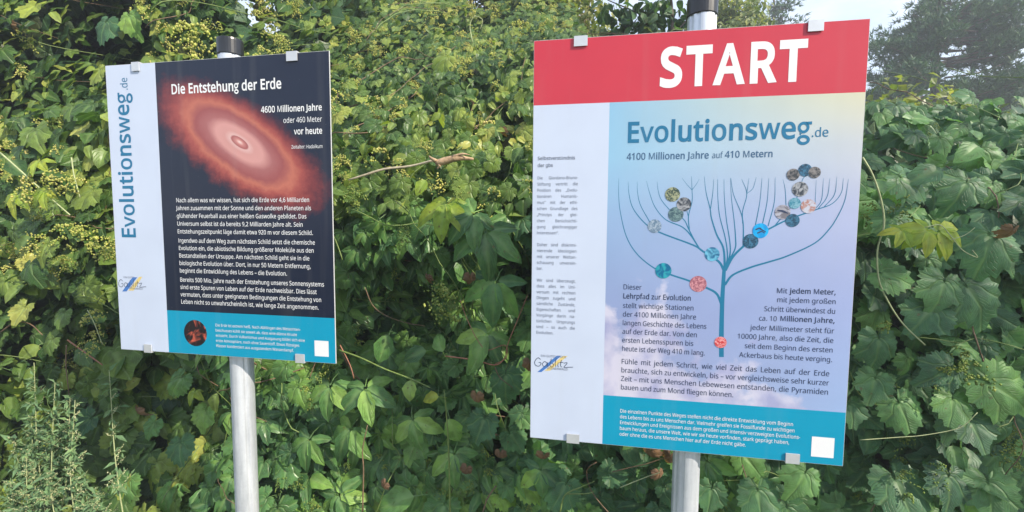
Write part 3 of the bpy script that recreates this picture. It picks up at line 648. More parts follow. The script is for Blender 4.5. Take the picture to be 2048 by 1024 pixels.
def text_geo(lines, cap, bold, justify, bino=False, vertical=False):
    """flat lettering; every line is fitted between its two ends"""
    V, F = [], []
    sy = cap / 573.0
    for (x0, y0, x1, s) in lines:
        chars = [('g2' if (c == 'g' and bino) else c) for c in s]
        tot = sum(glyph(c, bold)[0] for c in chars) - 25
        sx = (x1 - x0) / tot
        gap = 0
        nsp = s.count(' ')
        if justify and nsp:
            want = sy * 0.88
            if sx > want: gap = (x1 - x0 - tot * want) / nsp; sx = want
        x = x0
        for c in chars:
            adv, gv, gf, cs = glyph(c, bold)
            b = len(V)
            V += [(x + p[0] * sx, y0 + p[1] * sy, 0.0) for p in gv]
            F += [tuple(i + b for i in f) for f in gf]
            x += adv * sx + (gap if c == ' ' else 0)
    return V, F

def flat(name, V, F, mat, parent, lift, label=None):
    """lay a flat print (mm, sign plane) on the panel face, lift in mm towards the viewer"""
    # panel frame: x right, z up, -y towards the path
    F = [f if sum(V[f[i - 1]][0] * V[f[i]][1] - V[f[i]][0] * V[f[i - 1]][1] for i in range(len(f))) > 0 else tuple(f)[::-1] for f in F]
    me = mesh(name, [(v[0] / 1000, -(lift + (v[2] if len(v) > 2 else 0)) / 1000, v[1] / 1000) for v in V], F, mat)
    return part(name, me, PANEL.get(parent, parent), label=label)

def rect(x0, x1, y0, y1):
    return [(x0, y0), (x1, y0), (x1, y1), (x0, y1)], [(0, 1, 2, 3)]

def ribbon(P, k):
    """tapering line through (x, y, width) points"""
    P = curve_pts(P, 6)
    V, F = [], []
    for i, p in enumerate(P):
        a, b = P[max(i - 1, 0)], P[min(i + 1, len(P) - 1)]
        d = np.array(b[:2]) - np.array(a[:2]); d /= max(np.hypot(*d), 1e-6)
        h = max(p[2], 0.3) * k / 2
        V += [(p[0] - d[1] * h, p[1] + d[0] * h), (p[0] + d[1] * h, p[1] - d[0] * h)]
    for i in range(len(P) - 1):
        F.append((2 * i, 2 * i + 1, 2 * i + 3, 2 * i + 2))
    return V, F

def print_mat(name, col, rough=0.35):
    """laminated print: flat ink under a satin film"""
    m, n, l, p = new_mat(name)
    g = n.new('ShaderNodeTexCoord'); z = n.new('ShaderNodeTexNoise'); z.inputs['Scale'].default_value = 9.0; z.inputs['Detail'].default_value = 6
    l.new(g.outputs['Object'], z.inputs['Vector'])
    d = ramp(n, [(0.3, (0.94, 0.94, 0.95)), (0.7, (1, 1, 1))])
    l.new(z.outputs['Fac'], d.inputs['Fac'])
    if isinstance(col, tuple):
        l.new(mixc(n, l, 1.0, col, d.outputs['Color'], 'MULTIPLY'), p.inputs['Base Color'])
    else:
        l.new(mixc(n, l, 1.0, col(n, l), d.outputs['Color'], 'MULTIPLY'), p.inputs['Base Color'])
    st = n.new('ShaderNodeTexNoise'); st.inputs['Scale'].default_value = 150.0; st.inputs['Detail'].default_value = 2; l.new(g.outputs['Object'], st.inputs['Vector'])
    mq = n.new('ShaderNodeMapping'); mq.inputs['Scale'].default_value = (26, 26, 1.6); l.new(g.outputs['Object'], mq.inputs['Vector'])
    ru = n.new('ShaderNodeTexNoise'); ru.inputs['Scale'].default_value = 1.0; ru.inputs['Detail'].default_value = 4; l.new(mq.outputs['Vector'], ru.inputs['Vector'])
    dirt = math_node(n, l, 'MULTIPLY', math_node(n, l, 'SUBTRACT', st.outputs['Fac'], 0.735), 9.0, clamp=True)
    dirt = math_node(n, l, 'ADD', dirt, math_node(n, l, 'MULTIPLY', math_node(n, l, 'SUBTRACT', ru.outputs['Fac'], 0.56), 0.55, clamp=True), clamp=True)
    base_link = p.inputs['Base Color'].links[0].from_socket
    l.new(mixc(n, l, math_node(n, l, 'MULTIPLY', dirt, 0.5), base_link, (0.36, 0.35, 0.32)), p.inputs['Base Color'])
    p.inputs['Roughness'].default_value = 0.5
    p.inputs['Specular IOR Level'].default_value = 0.15
    p.inputs['Coat Weight'].default_value = 0.45
    p.inputs['Coat Roughness'].default_value = 0.16
    p.inputs['Coat IOR'].default_value = 1.6
    rr = ramp(n, [(0.35, (0.12,) * 3), (0.7, (0.24,) * 3)]); l.new(z.outputs['Fac'], rr.inputs['Fac'])
    l.new(rr.outputs['Color'], p.inputs['Coat Roughness'])
    return m

def xz(n, l):
    t = n.new('ShaderNodeTexCoord'); s = n.new('ShaderNodeSeparateXYZ'); l.new(t.outputs['Object'], s.inputs['Vector'])
    return t, s.outputs['X'], s.outputs['Z']

def artwork_sky(n, l):
    """printed picture of a sky at dusk with clouds low down"""
    t, x, z = xz(n, l)
    v = math_node(n, l, 'DIVIDE', math_node(n, l, 'ADD', z, 0.39), 0.75)       # 0 at the foot, 1 at the top
    h = math_node(n, l, 'DIVIDE', math_node(n, l, 'ADD', x, 0.2), 0.575)       # 0 left, 1 right
    left = ramp(n, [(0.0, (0.34, 0.36, 0.56)), (0.3, (0.29, 0.36, 0.60)), (0.6, (0.29, 0.44, 0.68)), (0.82, (0.29, 0.54, 0.74)), (1.0, (0.27, 0.52, 0.73))])
    right = ramp(n, [(0.0, (0.34, 0.47, 0.74)), (0.35, (0.36, 0.43, 0.70)), (0.65, (0.45, 0.49, 0.70)), (0.85, (0.58, 0.61, 0.64)), (1.0, (0.70, 0.67, 0.46))])
    l.new(v, left.inputs['Fac']); l.new(v, right.inputs['Fac'])
    c = mixc(n, l, math_node(n, l, 'MULTIPLY', h, 1.0, clamp=True), left.outputs['Color'], right.outputs['Color'])
    q = n.new('ShaderNodeTexNoise'); q.inputs['Scale'].default_value = 8.5; q.inputs['Detail'].default_value = 7; q.inputs['Roughness'].default_value = 0.5
    l.new(t.outputs['Object'], q.inputs['Vector'])
    # cloud banks: below a wavy line that falls to the right
    line = math_node(n, l, 'SUBTRACT', 0.36, math_node(n, l, 'MULTIPLY', h, 0.35))
    line = math_node(n, l, 'ADD', line, math_node(n, l, 'MULTIPLY', math_node(n, l, 'SUBTRACT', q.outputs['Fac'], 0.5), 0.9))
    cl = math_node(n, l, 'MULTIPLY', math_node(n, l, 'SUBTRACT', line, v), 14.0, clamp=True)
    q2 = n.new('ShaderNodeTexNoise'); q2.inputs['Scale'].default_value = 11.0; q2.inputs['Detail'].default_value = 5
    l.new(t.outputs['Object'], q2.inputs['Vector'])
    cc = ramp(n, [(0.38, (0.40, 0.40, 0.62)), (0.58, (0.74, 0.70, 0.80))])
    l.new(q2.outputs['Fac'], cc.inputs['Fac'])
    return mixc(n, l, 1.0, mixc(n, l, math_node(n, l, 'MULTIPLY', cl, 0.78), c, cc.outputs['Color']), (0.9, 0.9, 0.92), 'MULTIPLY')

def artwork_disc(cx, cz, ang, a0, ratio):
    """printed picture of a glowing disc of gas round a young star"""
    def f(n, l):
        t, x, z = xz(n, l)
        dx = math_node(n, l, 'SUBTRACT', x, cx); dz = math_node(n, l, 'SUBTRACT', z, cz)
        ca, sa = math.cos(ang), math.sin(ang)
        p = math_node(n, l, 'ADD', math_node(n, l, 'MULTIPLY', dx, ca), math_node(n, l, 'MULTIPLY', dz, sa))
        q = math_node(n, l, 'SUBTRACT', math_node(n, l, 'MULTIPLY', dz, ca), math_node(n, l, 'MULTIPLY', dx, sa))
        q = math_node(n, l, 'DIVIDE', q, ratio)
        r = math_node(n, l, 'SQRT', math_node(n, l, 'ADD', math_node(n, l, 'MULTIPLY', p, p), math_node(n, l, 'MULTIPLY', q, q)))
        r = math_node(n, l, 'DIVIDE', r, a0)
        # flames hang lower on the underside
        nz_ = n.new('ShaderNodeTexNoise'); nz_.inputs['Scale'].default_value = 17.0; nz_.inputs['Detail'].default_value = 8; nz_.inputs['Roughness'].default_value = 0.68
        l.new(t.outputs['Object'], nz_.inputs['Vector'])
        k = math_node(n, l, 'MULTIPLY', math_node(n, l, 'SUBTRACT', nz_.outputs['Fac'], 0.5), math_node(n, l, 'MULTIPLY', math_node(n, l, 'MULTIPLY', r, r), 0.40))
        low = math_node(n, l, 'MULTIPLY', math_node(n, l, 'MAXIMUM', math_node(n, l, 'MULTIPLY', q, -1.0), 0.0), 0.9)
        rr = math_node(n, l, 'SUBTRACT', math_node(n, l, 'ADD', r, k), low)
        rp = ramp(n, [(0.0, (0.80, 0.60, 0.57)), (0.04, (0.55, 0.22, 0.20)), (0.085, (0.34, 0.09, 0.09)), (0.10, (0.66, 0.40, 0.38)), (0.16, (0.58, 0.28, 0.26)), (0.25, (0.60, 0.29, 0.27)),
                      (0.35, (0.36, 0.12, 0.12)), (0.47, (0.30, 0.075, 0.075)), (0.57, (0.47, 0.14, 0.095)), (0.66, (0.34, 0.07, 0.058)), (0.76, (0.19, 0.032, 0.036)), (0.88, (0.06, 0.016, 0.030)), (0.99, (0.006, 0.011, 0.032))])
        l.new(math_node(n, l, 'DIVIDE', rr, 1.7), rp.inputs['Fac'])
        return rp.outputs['Color']
    return f

def rock_mat(name, dark, light, scale, lo=0.42, hi=0.6):
    def f(n, l):
        t = n.new('ShaderNodeTexCoord'); z = n.new('ShaderNodeTexNoise'); z.inputs['Scale'].default_value = scale; z.inputs['Detail'].default_value = 4
        z.inputs['Distortion'].default_value = 1.6
        l.new(t.outputs['Object'], z.inputs['Vector'])
        r = ramp(n, [(lo, dark), (hi, light)]); l.new(z.outputs['Fac'], r.inputs['Fac'])
        return r.outputs['Color']
    return print_mat(name, f)

INK = {
    'white': print_mat('ink white', (0.80, 0.80, 0.82)), 'blue': print_mat('ink blue', (0.006, 0.15, 0.30)),
    'slate': print_mat('ink slate', (0.05, 0.12, 0.23)), 'dark': print_mat('ink dark', (0.03, 0.045, 0.10)),
    'grey': print_mat('ink grey', (0.16, 0.18, 0.24)), 'line': print_mat('ink line blue', (0.012, 0.17, 0.31)),
    'teal': print_mat('ink teal', (0.0, 0.29, 0.47)), 'red': print_mat('ink red', (0.55, 0.030, 0.055)),
    'paper': print_mat('white film', (0.545, 0.61, 0.76)), 'stripe': print_mat('ink stripe blue', (0.06, 0.18, 0.50)), 'gold': print_mat('ink gold', (0.72, 0.56, 0.22)),
}
MED = {
    'pink': rock_mat('picture pink', (0.30, 0.10, 0.14), (0.62, 0.28, 0.32), 150), 'teal': rock_mat('picture teal', (0.0, 0.12, 0.26), (0.02, 0.32, 0.40), 45),
    'ocean': rock_mat('picture ocean', (0.01, 0.12, 0.26), (0.14, 0.46, 0.66), 50), 'mist': rock_mat('picture mist', (0.12, 0.20, 0.30), (0.34, 0.42, 0.52), 90),
    'moss': rock_mat('picture moss', (0.04, 0.09, 0.12), (0.16, 0.26, 0.27), 120), 'bone': rock_mat('picture bone', (0.03, 0.04, 0.06), (0.36, 0.37, 0.40), 60),
    'fern': rock_mat('picture fern', (0.03, 0.06, 0.05), (0.34, 0.36, 0.22), 120), 'deep': rock_mat('picture deep', (0.01, 0.05, 0.10), (0.04, 0.16, 0.28), 110),
    'bright': rock_mat('picture bright', (0.0, 0.26, 0.62), (0.0, 0.40, 0.80), 40), 'sand': rock_mat('picture sand', (0.16, 0.15, 0.18), (0.42, 0.42, 0.50), 45),
    'sea': rock_mat('picture sea', (0.03, 0.20, 0.30), (0.20, 0.40, 0.50), 80), 'shell': rock_mat('picture shell', (0.40, 0.20, 0.17), (0.50, 0.52, 0.62), 60),
    'stone': rock_mat('picture stone', (0.04, 0.045, 0.055), (0.24, 0.22, 0.22), 80), 'coral': rock_mat('picture coral', (0.55, 0.04, 0.05), (0.78, 0.35, 0.36), 150, 0.4, 0.62),
}
ALU_EDGE = plain('panel core', (0.55, 0.56, 0.58), 0.45, 0.06, 40)
CLIP = plain('clip aluminium', (0.58, 0.60, 0.64), 0.38, 0.05, 60, metallic=0.35)
CAPM = plain('black plastic', (0.012, 0.013, 0.018), 0.32, 0.3, 25, spec=0.6)

def post_mat():
    """galvanised steel: spangle, faint streaks"""
    m, n, l, p = new_mat('galvanised steel')
    t = n.new('ShaderNodeTexCoord'); mpn = n.new('ShaderNodeMapping'); mpn.inputs['Scale'].default_value = (1, 1, 0.12)
    z = n.new('ShaderNodeTexNoise'); z.inputs['Scale'].default_value = 70; z.inputs['Detail'].default_value = 5
    vo = n.new('ShaderNodeTexVoronoi'); vo.inputs['Scale'].default_value = 120
    l.new(t.outputs['Object'], mpn.inputs['Vector']); l.new(mpn.outputs['Vector'], z.inputs['Vector']); l.new(t.outputs['Object'], vo.inputs['Vector'])
    a = ramp(n, [(0.34, (0.56, 0.59, 0.65)), (0.66, (0.74, 0.77, 0.84))]); l.new(z.outputs['Fac'], a.inputs['Fac'])
    b = ramp(n, [(0.0, (0.93, 0.93, 0.94)), (1.0, (1, 1, 1))]); l.new(vo.outputs['Color'], b.inputs['Fac'])
    l.new(mixc(n, l, 1.0, a.outputs['Color'], b.outputs['Color'], 'MULTIPLY'), p.inputs['Base Color'])
    p.inputs['Metallic'].default_value = 0.45; p.inputs['Roughness'].default_value = 0.42
    return m
STEEL = post_mat()

PANEL = {}
def make_sign(name, centre, w, h, post_u, post_diam, post_top, label, cat):
    """panel frame: origin at the panel's centre, x right, z up, -y to the path"""
    root = thing(name, centre, label, cat, 'information boards of the trail')
    root.rotation_euler = (0, 0, -YAW)
    g = Geo(); g.box(-w / 2, w / 2, 0.0, 0.003, -h / 2, h / 2)
    PANEL[root] = part('panel', g.mesh('panel', ALU_EDGE), root)
    # grooved round post behind the panel
    n = 48; prof = []
    for i in range(n):
        a = 2 * math.pi * i / n
        r = post_diam / 2
        if i in (28, 29, 32, 33, 43, 44): r *= 0.93
        prof.append((post_u + r * math.cos(a), 0.047 + r * math.sin(a)))
    z0, z1 = -centre.z, post_top - 0.004
    V = [(x, y, z0) for x, y in prof] + [(x, y, z1) for x, y in prof]
    F = [(i, (i + 1) % n, n + (i + 1) % n, n + i) for i in range(n)] + [tuple(range(n, 2 * n))]
    post = part('post', mesh('post', V, F, STEEL), root)
    # brackets that hold the panel to the post
    for zz in (-h * 0.36, h * 0.36):
        b = Geo(); b.box(post_u - 0.09, post_u + 0.09, 0.0035, 0.0135, zz - 0.014, zz + 0.014)
        part('bracket', b.mesh('bracket', CLIP), post)
    # black cap
    r = post_diam / 2 + 0.0022
    rings = [(r * 0.97, post_top - 0.045), (r, post_top - 0.043), (r, post_top - 0.006), (r * 0.97, post_top - 0.001), (r * 0.9, post_top)]
    V, F, m = [], [], 32
    for rr, zz in rings:
        V += [(post_u + rr * math.cos(2 * math.pi * k / m), 0.047 + rr * math.sin(2 * math.pi * k / m), zz) for k in range(m)]
    for j in range(len(rings) - 1):
        F += [(j * m + k, j * m + (k + 1) % m, (j + 1) * m + (k + 1) % m, (j + 1) * m + k) for k in range(m)]
    F.append(tuple((len(rings) - 1) * m + k for k in range(m)))
    part('post_cap', mesh('post_cap', V, F, CAPM, smooth=False), post)
    return root

def add_clips(root, pts, h, half):
    for (x, y), hw in zip(pts, half):
        x /= 1000; top = y > 0
        e = h / 2 if top else -h / 2
        s = 1 if top else -1
        g = Geo()
        def bx(x0, x1, y0, y1, za, zb): g.box(x0, x1, y0, y1, min(za, zb), max(za, zb))
        bx(x - hw, x + hw, -0.0045, -0.0018, e - s * 0.021, e + s * 0.0035)      # front lip
        bx(x - hw, x + hw, -0.0018, 0.012, e + s * 0.0005, e + s * 0.0035)        # over the edge
        part('clip', g.mesh('clip', CLIP), root)

def put_texts(root, key):
    for (k, name, bold, col, cap, just, lines) in TEXTS:
        if k != key: continue
        V, F = text_geo(lines, cap, bold, just, bino=(name == 'title' or name == 'subtitle'))
        flat(name, V, F, INK[col], root, 0.75)

ZC = 1.55
start_c = Vector((0.4211, 1.0983, ZC - 0.0555))
erde_c = Vector((-0.8174, 1.2545, ZC + 0.0304))
RW, RH, LW, LH = 0.75, 1.0277, 0.70, 0.8213

sR = make_sign('start_board', start_c, RW, RH, 0.032, 0.067, RH / 2 + 0.092,
               'large board with red START band and branching tree of life on a grooved steel post', 'information board')
X0, X1, Y0, Y1 = -RW * 500, RW * 500, -RH * 500, RH * 500
band = (R_BAND[0][1] + R_BAND[1][1]) / 2; colx = (R_COLUMN[0][0] + R_COLUMN[1][0]) / 2; teal = (R_TEAL[0][1] + R_TEAL[1][1]) / 2
e = 0.8
flat('red_band', *rect(X0 + e, X1 - e, band, Y1 - e), INK['red'], sR, 0.3)
flat('white_column', *rect(X0 + e, colx, Y0 + e, band), INK['paper'], sR, 0.3)
flat('teal_band', *rect(colx, X1 - e, Y0 + e, teal), INK['teal'], sR, 0.3)
flat('sky_picture', *rect(colx, X1 - e, teal, band), print_mat('printed sky', artwork_sky), sR, 0.3)
for i, P in enumerate(TREE_LINES):
    V, F = ribbon(P, 1.0)
    flat('tree_line', V, F, INK['line'], sR, 0.36 + 0.012 * i)
for i, (x, y, r, c) in enumerate(MEDALLIONS):
    V = [(x + r * math.cos(k * math.pi / 16), y + r * math.sin(k * math.pi / 16)) for k in range(32)]
    flat('round_picture', V, [tuple(range(32))], MED[c], sR, 0.85 + 0.02 * i)
# dark marks inside three of the round pictures
for (x, y, pts_) in ((170.3, 43.1, [(-11, 2, 3), (-3, 6, 3), (3, 2, 3), (12, -3, 1.5)]), (170.3, 43.1, [(-7, -6, 3), (2, -2, 2.5), (10, -6, 1)]), (216.1, 87.1, [(-12, 4, 2), (0, 2, 5), (12, -3, 2)])):
    V, F = ribbon([(x + a, y + b, c) for a, b, c in pts_], 1.0)
    flat('picture_mark', V, F, INK['dark'], sR, 1.3)
(ax, ay), (bx_, by) = R_CODE
flat('white_square', *rect(ax, bx_, by, ay), INK['white'], sR, 0.6)
put_texts(sR, 'R'); add_clips(sR, R_CLIPS, RH, (.0165, .016, .0165, .0155))

sL = make_sign('earth_board', erde_c, LW, LH, 0.018, 0.062, LH / 2 + 0.066,
               'board with glowing orange disc on black and a sideways title on a steel post', 'information board')
X0, X1, Y0, Y1 = -LW * 500, LW * 500, -LH * 500, LH * 500
colx = (L_COLUMN[0][0] + L_COLUMN[1][0]) / 2; teal = (L_TEAL[0][1] + L_TEAL[1][1]) / 2
flat('white_column', *rect(X0 + e, colx, Y0 + e, Y1 - e), INK['paper'], sL, 0.3)
flat('teal_band', *rect(colx, X1 - e, Y0 + e, teal), INK['teal'], sL, 0.3)
D0, D1, D2 = (np.array(L_DISC[i]) for i in (0, 1, 2))
ang = math.atan2(D2[1] - D1[1], D2[0] - D1[0])
A0 = np.hypot(*(D2 - D1)) / 2000
flat('gas_disc_picture', *rect(colx, X1 - e, teal, Y1 - e), print_mat('printed gas disc', artwork_disc(D0[0] / 1000 + 0.006, D0[1] / 1000 - 0.004, ang - 0.06, A0, 0.37)), sL, 0.3)
px_, py_ = L_PLANET[0]; pr = 38.0
V = [(px_ + pr * math.cos(k * math.pi / 20), py_ + pr * math.sin(k * math.pi / 20)) for k in range(40)]
flat('planet_picture', V, [tuple(range(40))], rock_mat('picture planet', (0.012, 0.008, 0.012), (0.62, 0.12, 0.07), 26, 0.50, 0.70), sL, 0.6)
(ax, ay), (bx_, by) = L_CODE
flat('white_square', *rect(ax, bx_, by, ay), INK['white'], sL, 0.6)
put_texts(sL, 'L'); add_clips(sL, L_CLIPS, LH, (.0125, .0155, .013, .0135))
# sideways title reading upwards
vb = (L_VERT[0][0] + L_VERT[1][0]) / 2; capv = vb - L_VERT[4][0]
for (a, b, s, c, bo) in ((L_VERT[0][1], L_VERT[1][1] + 2, 'Evolutionsweg', capv, 0.04), (L_VERT[2][1], L_VERT[3][1], '.de', capv * 0.52, 0.0)):
    V, F = text_geo([(0, 0, b - a, s)], c, bo, False, bino=True)
    flat('sideways_title', [(vb - v[1], a + v[0], v[2]) for v in V], F, INK['blue'], sL, 0.75)
# town emblem: blue and gold strokes with the handwritten name
def script_line(root, P, w, ink, lift):
    V, F = ribbon([(a, b, w) for a, b in P], 1.0); flat('emblem', V, F, ink, root, lift)
for root, E in ((sR, R_EMBLEM), (sL, L_EMBLEM)):
    flat('emblem', E[0:4], [(0, 1, 2, 3)], INK['stripe'], root, 0.62, )
    flat('emblem', E[4:8], [(0, 1, 2, 3)], INK['gold'], root, 0.55)
    (ex0, ey0), (ex1, ey1) = E[8], E[9]
    s = (ex1 - ex0) / 100.0
    strokes = [[(16, 18), (9, 22), (1, 12), (3, 2), (12, 0), (17, 6), (16, 10), (11, 10)], [(33, 10), (26, 13), (21, 6), (25, 0), (31, 4), (34, 11), (34, 1), (38, 2)],
               [(44, 22), (41, 8), (42, 1), (48, 1), (50, 7), (45, 10)], [(57, 24), (54, 10), (56, 1)], [(62, 13), (61, 4), (63, 1)], [(70, 20), (68, 6), (71, 1)], [(65, 13), (75, 14)],
               [(76, 12), (85, 13), (77, 1), (88, 2), (100, 3)]]
    for st in strokes:
        script_line(root, [(ex0 + a * s, ey0 + b * s) for a, b in st], 1.5 * s, INK['dark'], 0.8)
# ------------------------------------------------------------------ leaves
def curl_z(x, y, curl, droop): return -curl * (x * x * 0.9 + 0.25 * y * y) - droop * max(y, 0) ** 2

def hop_leaf(detail=2, seed=0, curl=0.22, droop=0.18, lobes=1.0):
    """hop leaf: lobed, toothed, heart-shaped foot; petiole at the origin, tip towards +y, upper side +z"""
    r = random.Random(seed)
    ctrl = [(0, 1.0), (13, 0.84 + 0.03 * (1 - lobes)), (27, 0.62 + 0.2 * (1 - lobes)), (40, 0.70 + 0.06 * (1 - lobes)), (52, 0.80 - 0.06 * (1 - lobes)), (66, 0.70), (82, 0.58 + 0.07 * (1 - lobes)), (98, 0.60), (112, 0.60), (130, 0.55), (150, 0.50), (166, 0.36), (178, 0.10)]
    def rad(a):
        a = abs(a)
        for (a0, r0), (a1, r1) in zip(ctrl, ctrl[1:]):
            if a <= a1:
                t = (a - a0) / (a1 - a0); return r0 + (r1 - r0) * t
        return 0.07
    n = {2: 21, 1: 9, 0: 5}[detail]
    skew = [r.uniform(0.9, 1.1) for _ in range(2)]
    out = []
    angs = [-176 + 352 * i / (2 * n) for i in range(2 * n + 1)] if detail == 2 else None
    if detail == 1: angs = [-172, -140, -112, -82, -52, -27, 0, 27, 52, 82, 112, 140, 172]
    if detail == 0: angs = [-150, -100, -52, 0, 52, 100, 150]
    V, UV, F = [(0, 0, 0)], [(0, 0.0)], []
    mid = detail == 2
    def vein(a): return a / 52.0
    for i, a in enumerate(angs):
        k = rad(a) * (skew[0] if a < 0 else skew[1])
        if detail == 2: k *= (1.05 if i % 2 == 0 else 0.92) * r.uniform(0.97, 1.03)
        t = math.radians(a); x, y = k * math.sin(t), k * math.cos(t)
        fold = 0.045 * (math.cos(2 * math.pi * vein(a))) * k + r.uniform(-0.02, 0.02) + 0.07 * math.sin(3 * t + seed) * k
        V.append((x, y, curl_z(x, y, curl, droop) - fold)); UV.append((k, vein(a)))
    m = len(angs)
    if mid:
        for i, a in enumerate(angs):
            k = rad(a) * 0.55; t = math.radians(a); x, y = k * math.sin(t), k * math.cos(t)
            V.append((x, y, curl_z(x, y, curl, droop) + 0.035 - 0.045 * math.cos(2 * math.pi * vein(a)) * k)); UV.append((k, vein(a)))
        for i in range(m - 1):
            F.append((0, m + 2 + i, m + 1 + i)); F.append((m + 1 + i, i + 2, i + 1)); F.append((m + 1 + i, m + 2 + i, i + 2))
    else:
        for i in range(m - 1): F.append((0, i + 2, i + 1))
    return np.array(V), np.array(F), np.array(UV)

def oval_leaf(detail=1, seed=0, width=0.30, curl=0.5, droop=0.35):
    """pointed oval leaflet folded along its midrib"""
    r = random.Random(seed)
    ys = {2: [0.0, 0.1, 0.25, 0.42, 0.6, 0.78, 0.9, 1.0], 1: [0.0, 0.2, 0.5, 0.8, 1.0], 0: [0.0, 0.45, 1.0]}[detail]
    V, UV, F = [], [], []
    for i, y in enumerate(ys):
        wd = width * (math.sin(math.pi * min(1, y ** 0.8 * 0.98)) ** 0.85) * (1 + (0.08 if i % 2 else -0.05)) if 0 < y < 1 else 0.004
        z0 = -droop * y * y; up = curl * wd * 0.9
        bend = r.uniform(-0.02, 0.02)
        V += [(-wd + bend, y, z0 + up), (bend, y, z0), (wd + bend, y, z0 + up)]
        UV += [(y * 0.6, 0.5), (y * 0.6, 0.0), (y * 0.6, 0.5)]
    for i in range(len(ys) - 1):
        a, b = 3 * i, 3 * i + 3
        for (p, q) in ((0, 1), (1, 2)):
            F.append((a + p, a + q, b + q)); F.append((a + p, b + q, b + p))
    return np.array(V), np.array(F), np.array(UV)

def join(parts):
    V, F, UV, b = [], [], [], 0
    for v, f, u in parts: V.append(v); F.append(f + b); UV.append(u); b += len(v)
    return np.vstack(V), np.vstack(F), np.vstack(UV)

def rot_z(V, a):
    c, s = math.cos(a), math.sin(a); return V @ np.array([[c, s, 0], [-s, c, 0], [0, 0, 1]])

def creeper_leaf(detail=1, seed=0):
    """five drooping leaflets from one point, as on Virginia creeper"""
    r = random.Random(seed); P = []
    for a, k in ((0, 1.0), (48, 0.92), (-48, 0.92), (100, 0.62), (-100, 0.62)):
        v, f, u = oval_leaf(detail, seed + int(a) + 7, r.uniform(0.22, 0.27), 0.35, r.uniform(0.25, 0.55))
        v = v.copy(); v[:, 1] += 0.06; v *= k * r.uniform(0.9, 1.08)
        v[:, 2] -= 0.05 * abs(a) / 100 + v[:, 1] * 0.0
        P.append((rot_z(v, -math.radians(a + r.uniform(-8, 8))), f, u))
    return join(P)

LEAF = {
    'h2': [hop_leaf(2, s, [0.08, 0.2, 0.42, -0.25][s % 4], [0.1, 0.3, 0.55][s % 3], [0.2, 0.9, 0.0, 0.7][s % 4]) for s in range(12)],
    'h1': [hop_leaf(1, s, 0.15 + 0.06 * (s % 4), 0.1 + 0.08 * (s % 3), [0.2, 0.9, 0.0, 0.7][s % 4]) for s in range(8)],
    'h0': [hop_leaf(0, s, 0.2, 0.15) for s in range(4)],
    'o2': [oval_leaf(2, s, 0.34, 0.4, 0.2 + 0.1 * (s % 3)) for s in range(6)],
    'o1': [oval_leaf(1, s, 0.32, 0.4, 0.3) for s in range(5)],
    'o0': [oval_leaf(0, s, 0.33, 0.4, 0.3) for s in range(3)],
    'd2': [hop_leaf(2, s + 40, 1.1, 0.9, 1.0) for s in range(6)],
    'c2': [creeper_leaf(2, s) for s in range(8)],
    'c1': [creeper_leaf(1, s * 3 + 1) for s in range(6)],
}

def frames(N, normal, ntilt, roll, rng_):
    """N rotation matrices: leaf upper side near 'normal', tip hanging down, with scatter"""
    nrm = np.asarray(normal, float)
    if nrm.ndim == 1: nrm = np.tile(nrm, (N, 1))
    nrm = nrm + rng_.normal(0, ntilt, (N, 3))
    nrm /= np.linalg.norm(nrm, axis=1, keepdims=True)
    down = np.tile(np.array([0, 0, -1.0]), (N, 1)) + rng_.normal(0, 0.12, (N, 3))
    t = down - nrm * np.sum(down * nrm, axis=1, keepdims=True)
    t /= np.maximum(np.linalg.norm(t, axis=1, keepdims=True), 1e-6)
    a = rng_.normal(0, roll, N)[:, None]
    s = np.cross(t, nrm)
    y = t * np.cos(a) + s * np.sin(a)
    x = np.cross(y, nrm)
    return np.stack([x, y, nrm], axis=2)      # columns

def scatter_mesh(name, kinds, pos, rot, size, mat):
    """one mesh of many leaves"""
    Vs, Fs, Us, b = [], [], [], 0
    pick = np.arange(len(pos)) % len(kinds)
    for k, (v, f, u) in enumerate(kinds):
        ii = np.where(pick == k)[0]
        if not len(ii): continue
        W = np.einsum('nij,kj->nki', rot[ii], v) * size[ii][:, None, None] + pos[ii][:, None, :]
        Vs.append(W.reshape(-1, 3)); n = len(v)
        Fs.append((f[None] + (np.arange(len(ii)) * n)[:, None, None] + b).reshape(-1, 3)); Us.append(np.tile(u, (len(ii), 1)))
        b += n * len(ii)
    return mesh(name, np.vstack(Vs), np.vstack(Fs), mat, uv=np.vstack(Us), smooth=True)

def with_stalk(L):
    v, f, u = L; n = len(v)
    S = np.array([(-.014, 0, .004), (.014, 0, .004), (-.011, -.22, -.10), (.011, -.22, -.10), (-.009, -.40, -.30), (.009, -.40, -.30)])
    return np.vstack([v, S]), np.vstack([f, np.array([(0, 1, 3), (0, 3, 2), (2, 3, 5), (2, 5, 4)]) + n]), np.vstack([u, np.tile([[0.3, 0.0]], (6, 1))])
for _k in ('h2', 'o2', 'c2', 'h1'): LEAF[_k] = [with_stalk(x) for x in LEAF[_k]]
_meshes = {}
def leaf_mesh(kind, i, mat):
    key = (kind, i, mat.name)
    if key not in _meshes:
        v, f, u = LEAF[kind][i]
        _meshes[key] = mesh('leaf', v, f, mat, uv=u, smooth=True)
    return _meshes[key]

def leaf_object(kind, i, mat, pos, rot3, size, root):
    o = bpy.data.objects.new('leaf', leaf_mesh(kind, i % len(LEAF[kind]), mat))
    M = Matrix(((rot3[0][0], rot3[0][1], rot3[0][2]), (rot3[1][0], rot3[1][1], rot3[1][2]), (rot3[2][0], rot3[2][1], rot3[2][2])))
    o.rotation_mode = 'QUATERNION'; o.rotation_quaternion = M.to_quaternion()
    o.location = Vector(pos) - root.location
    o.scale = (size, size, size)
    COL.objects.link(o); o.parent = root
    return o

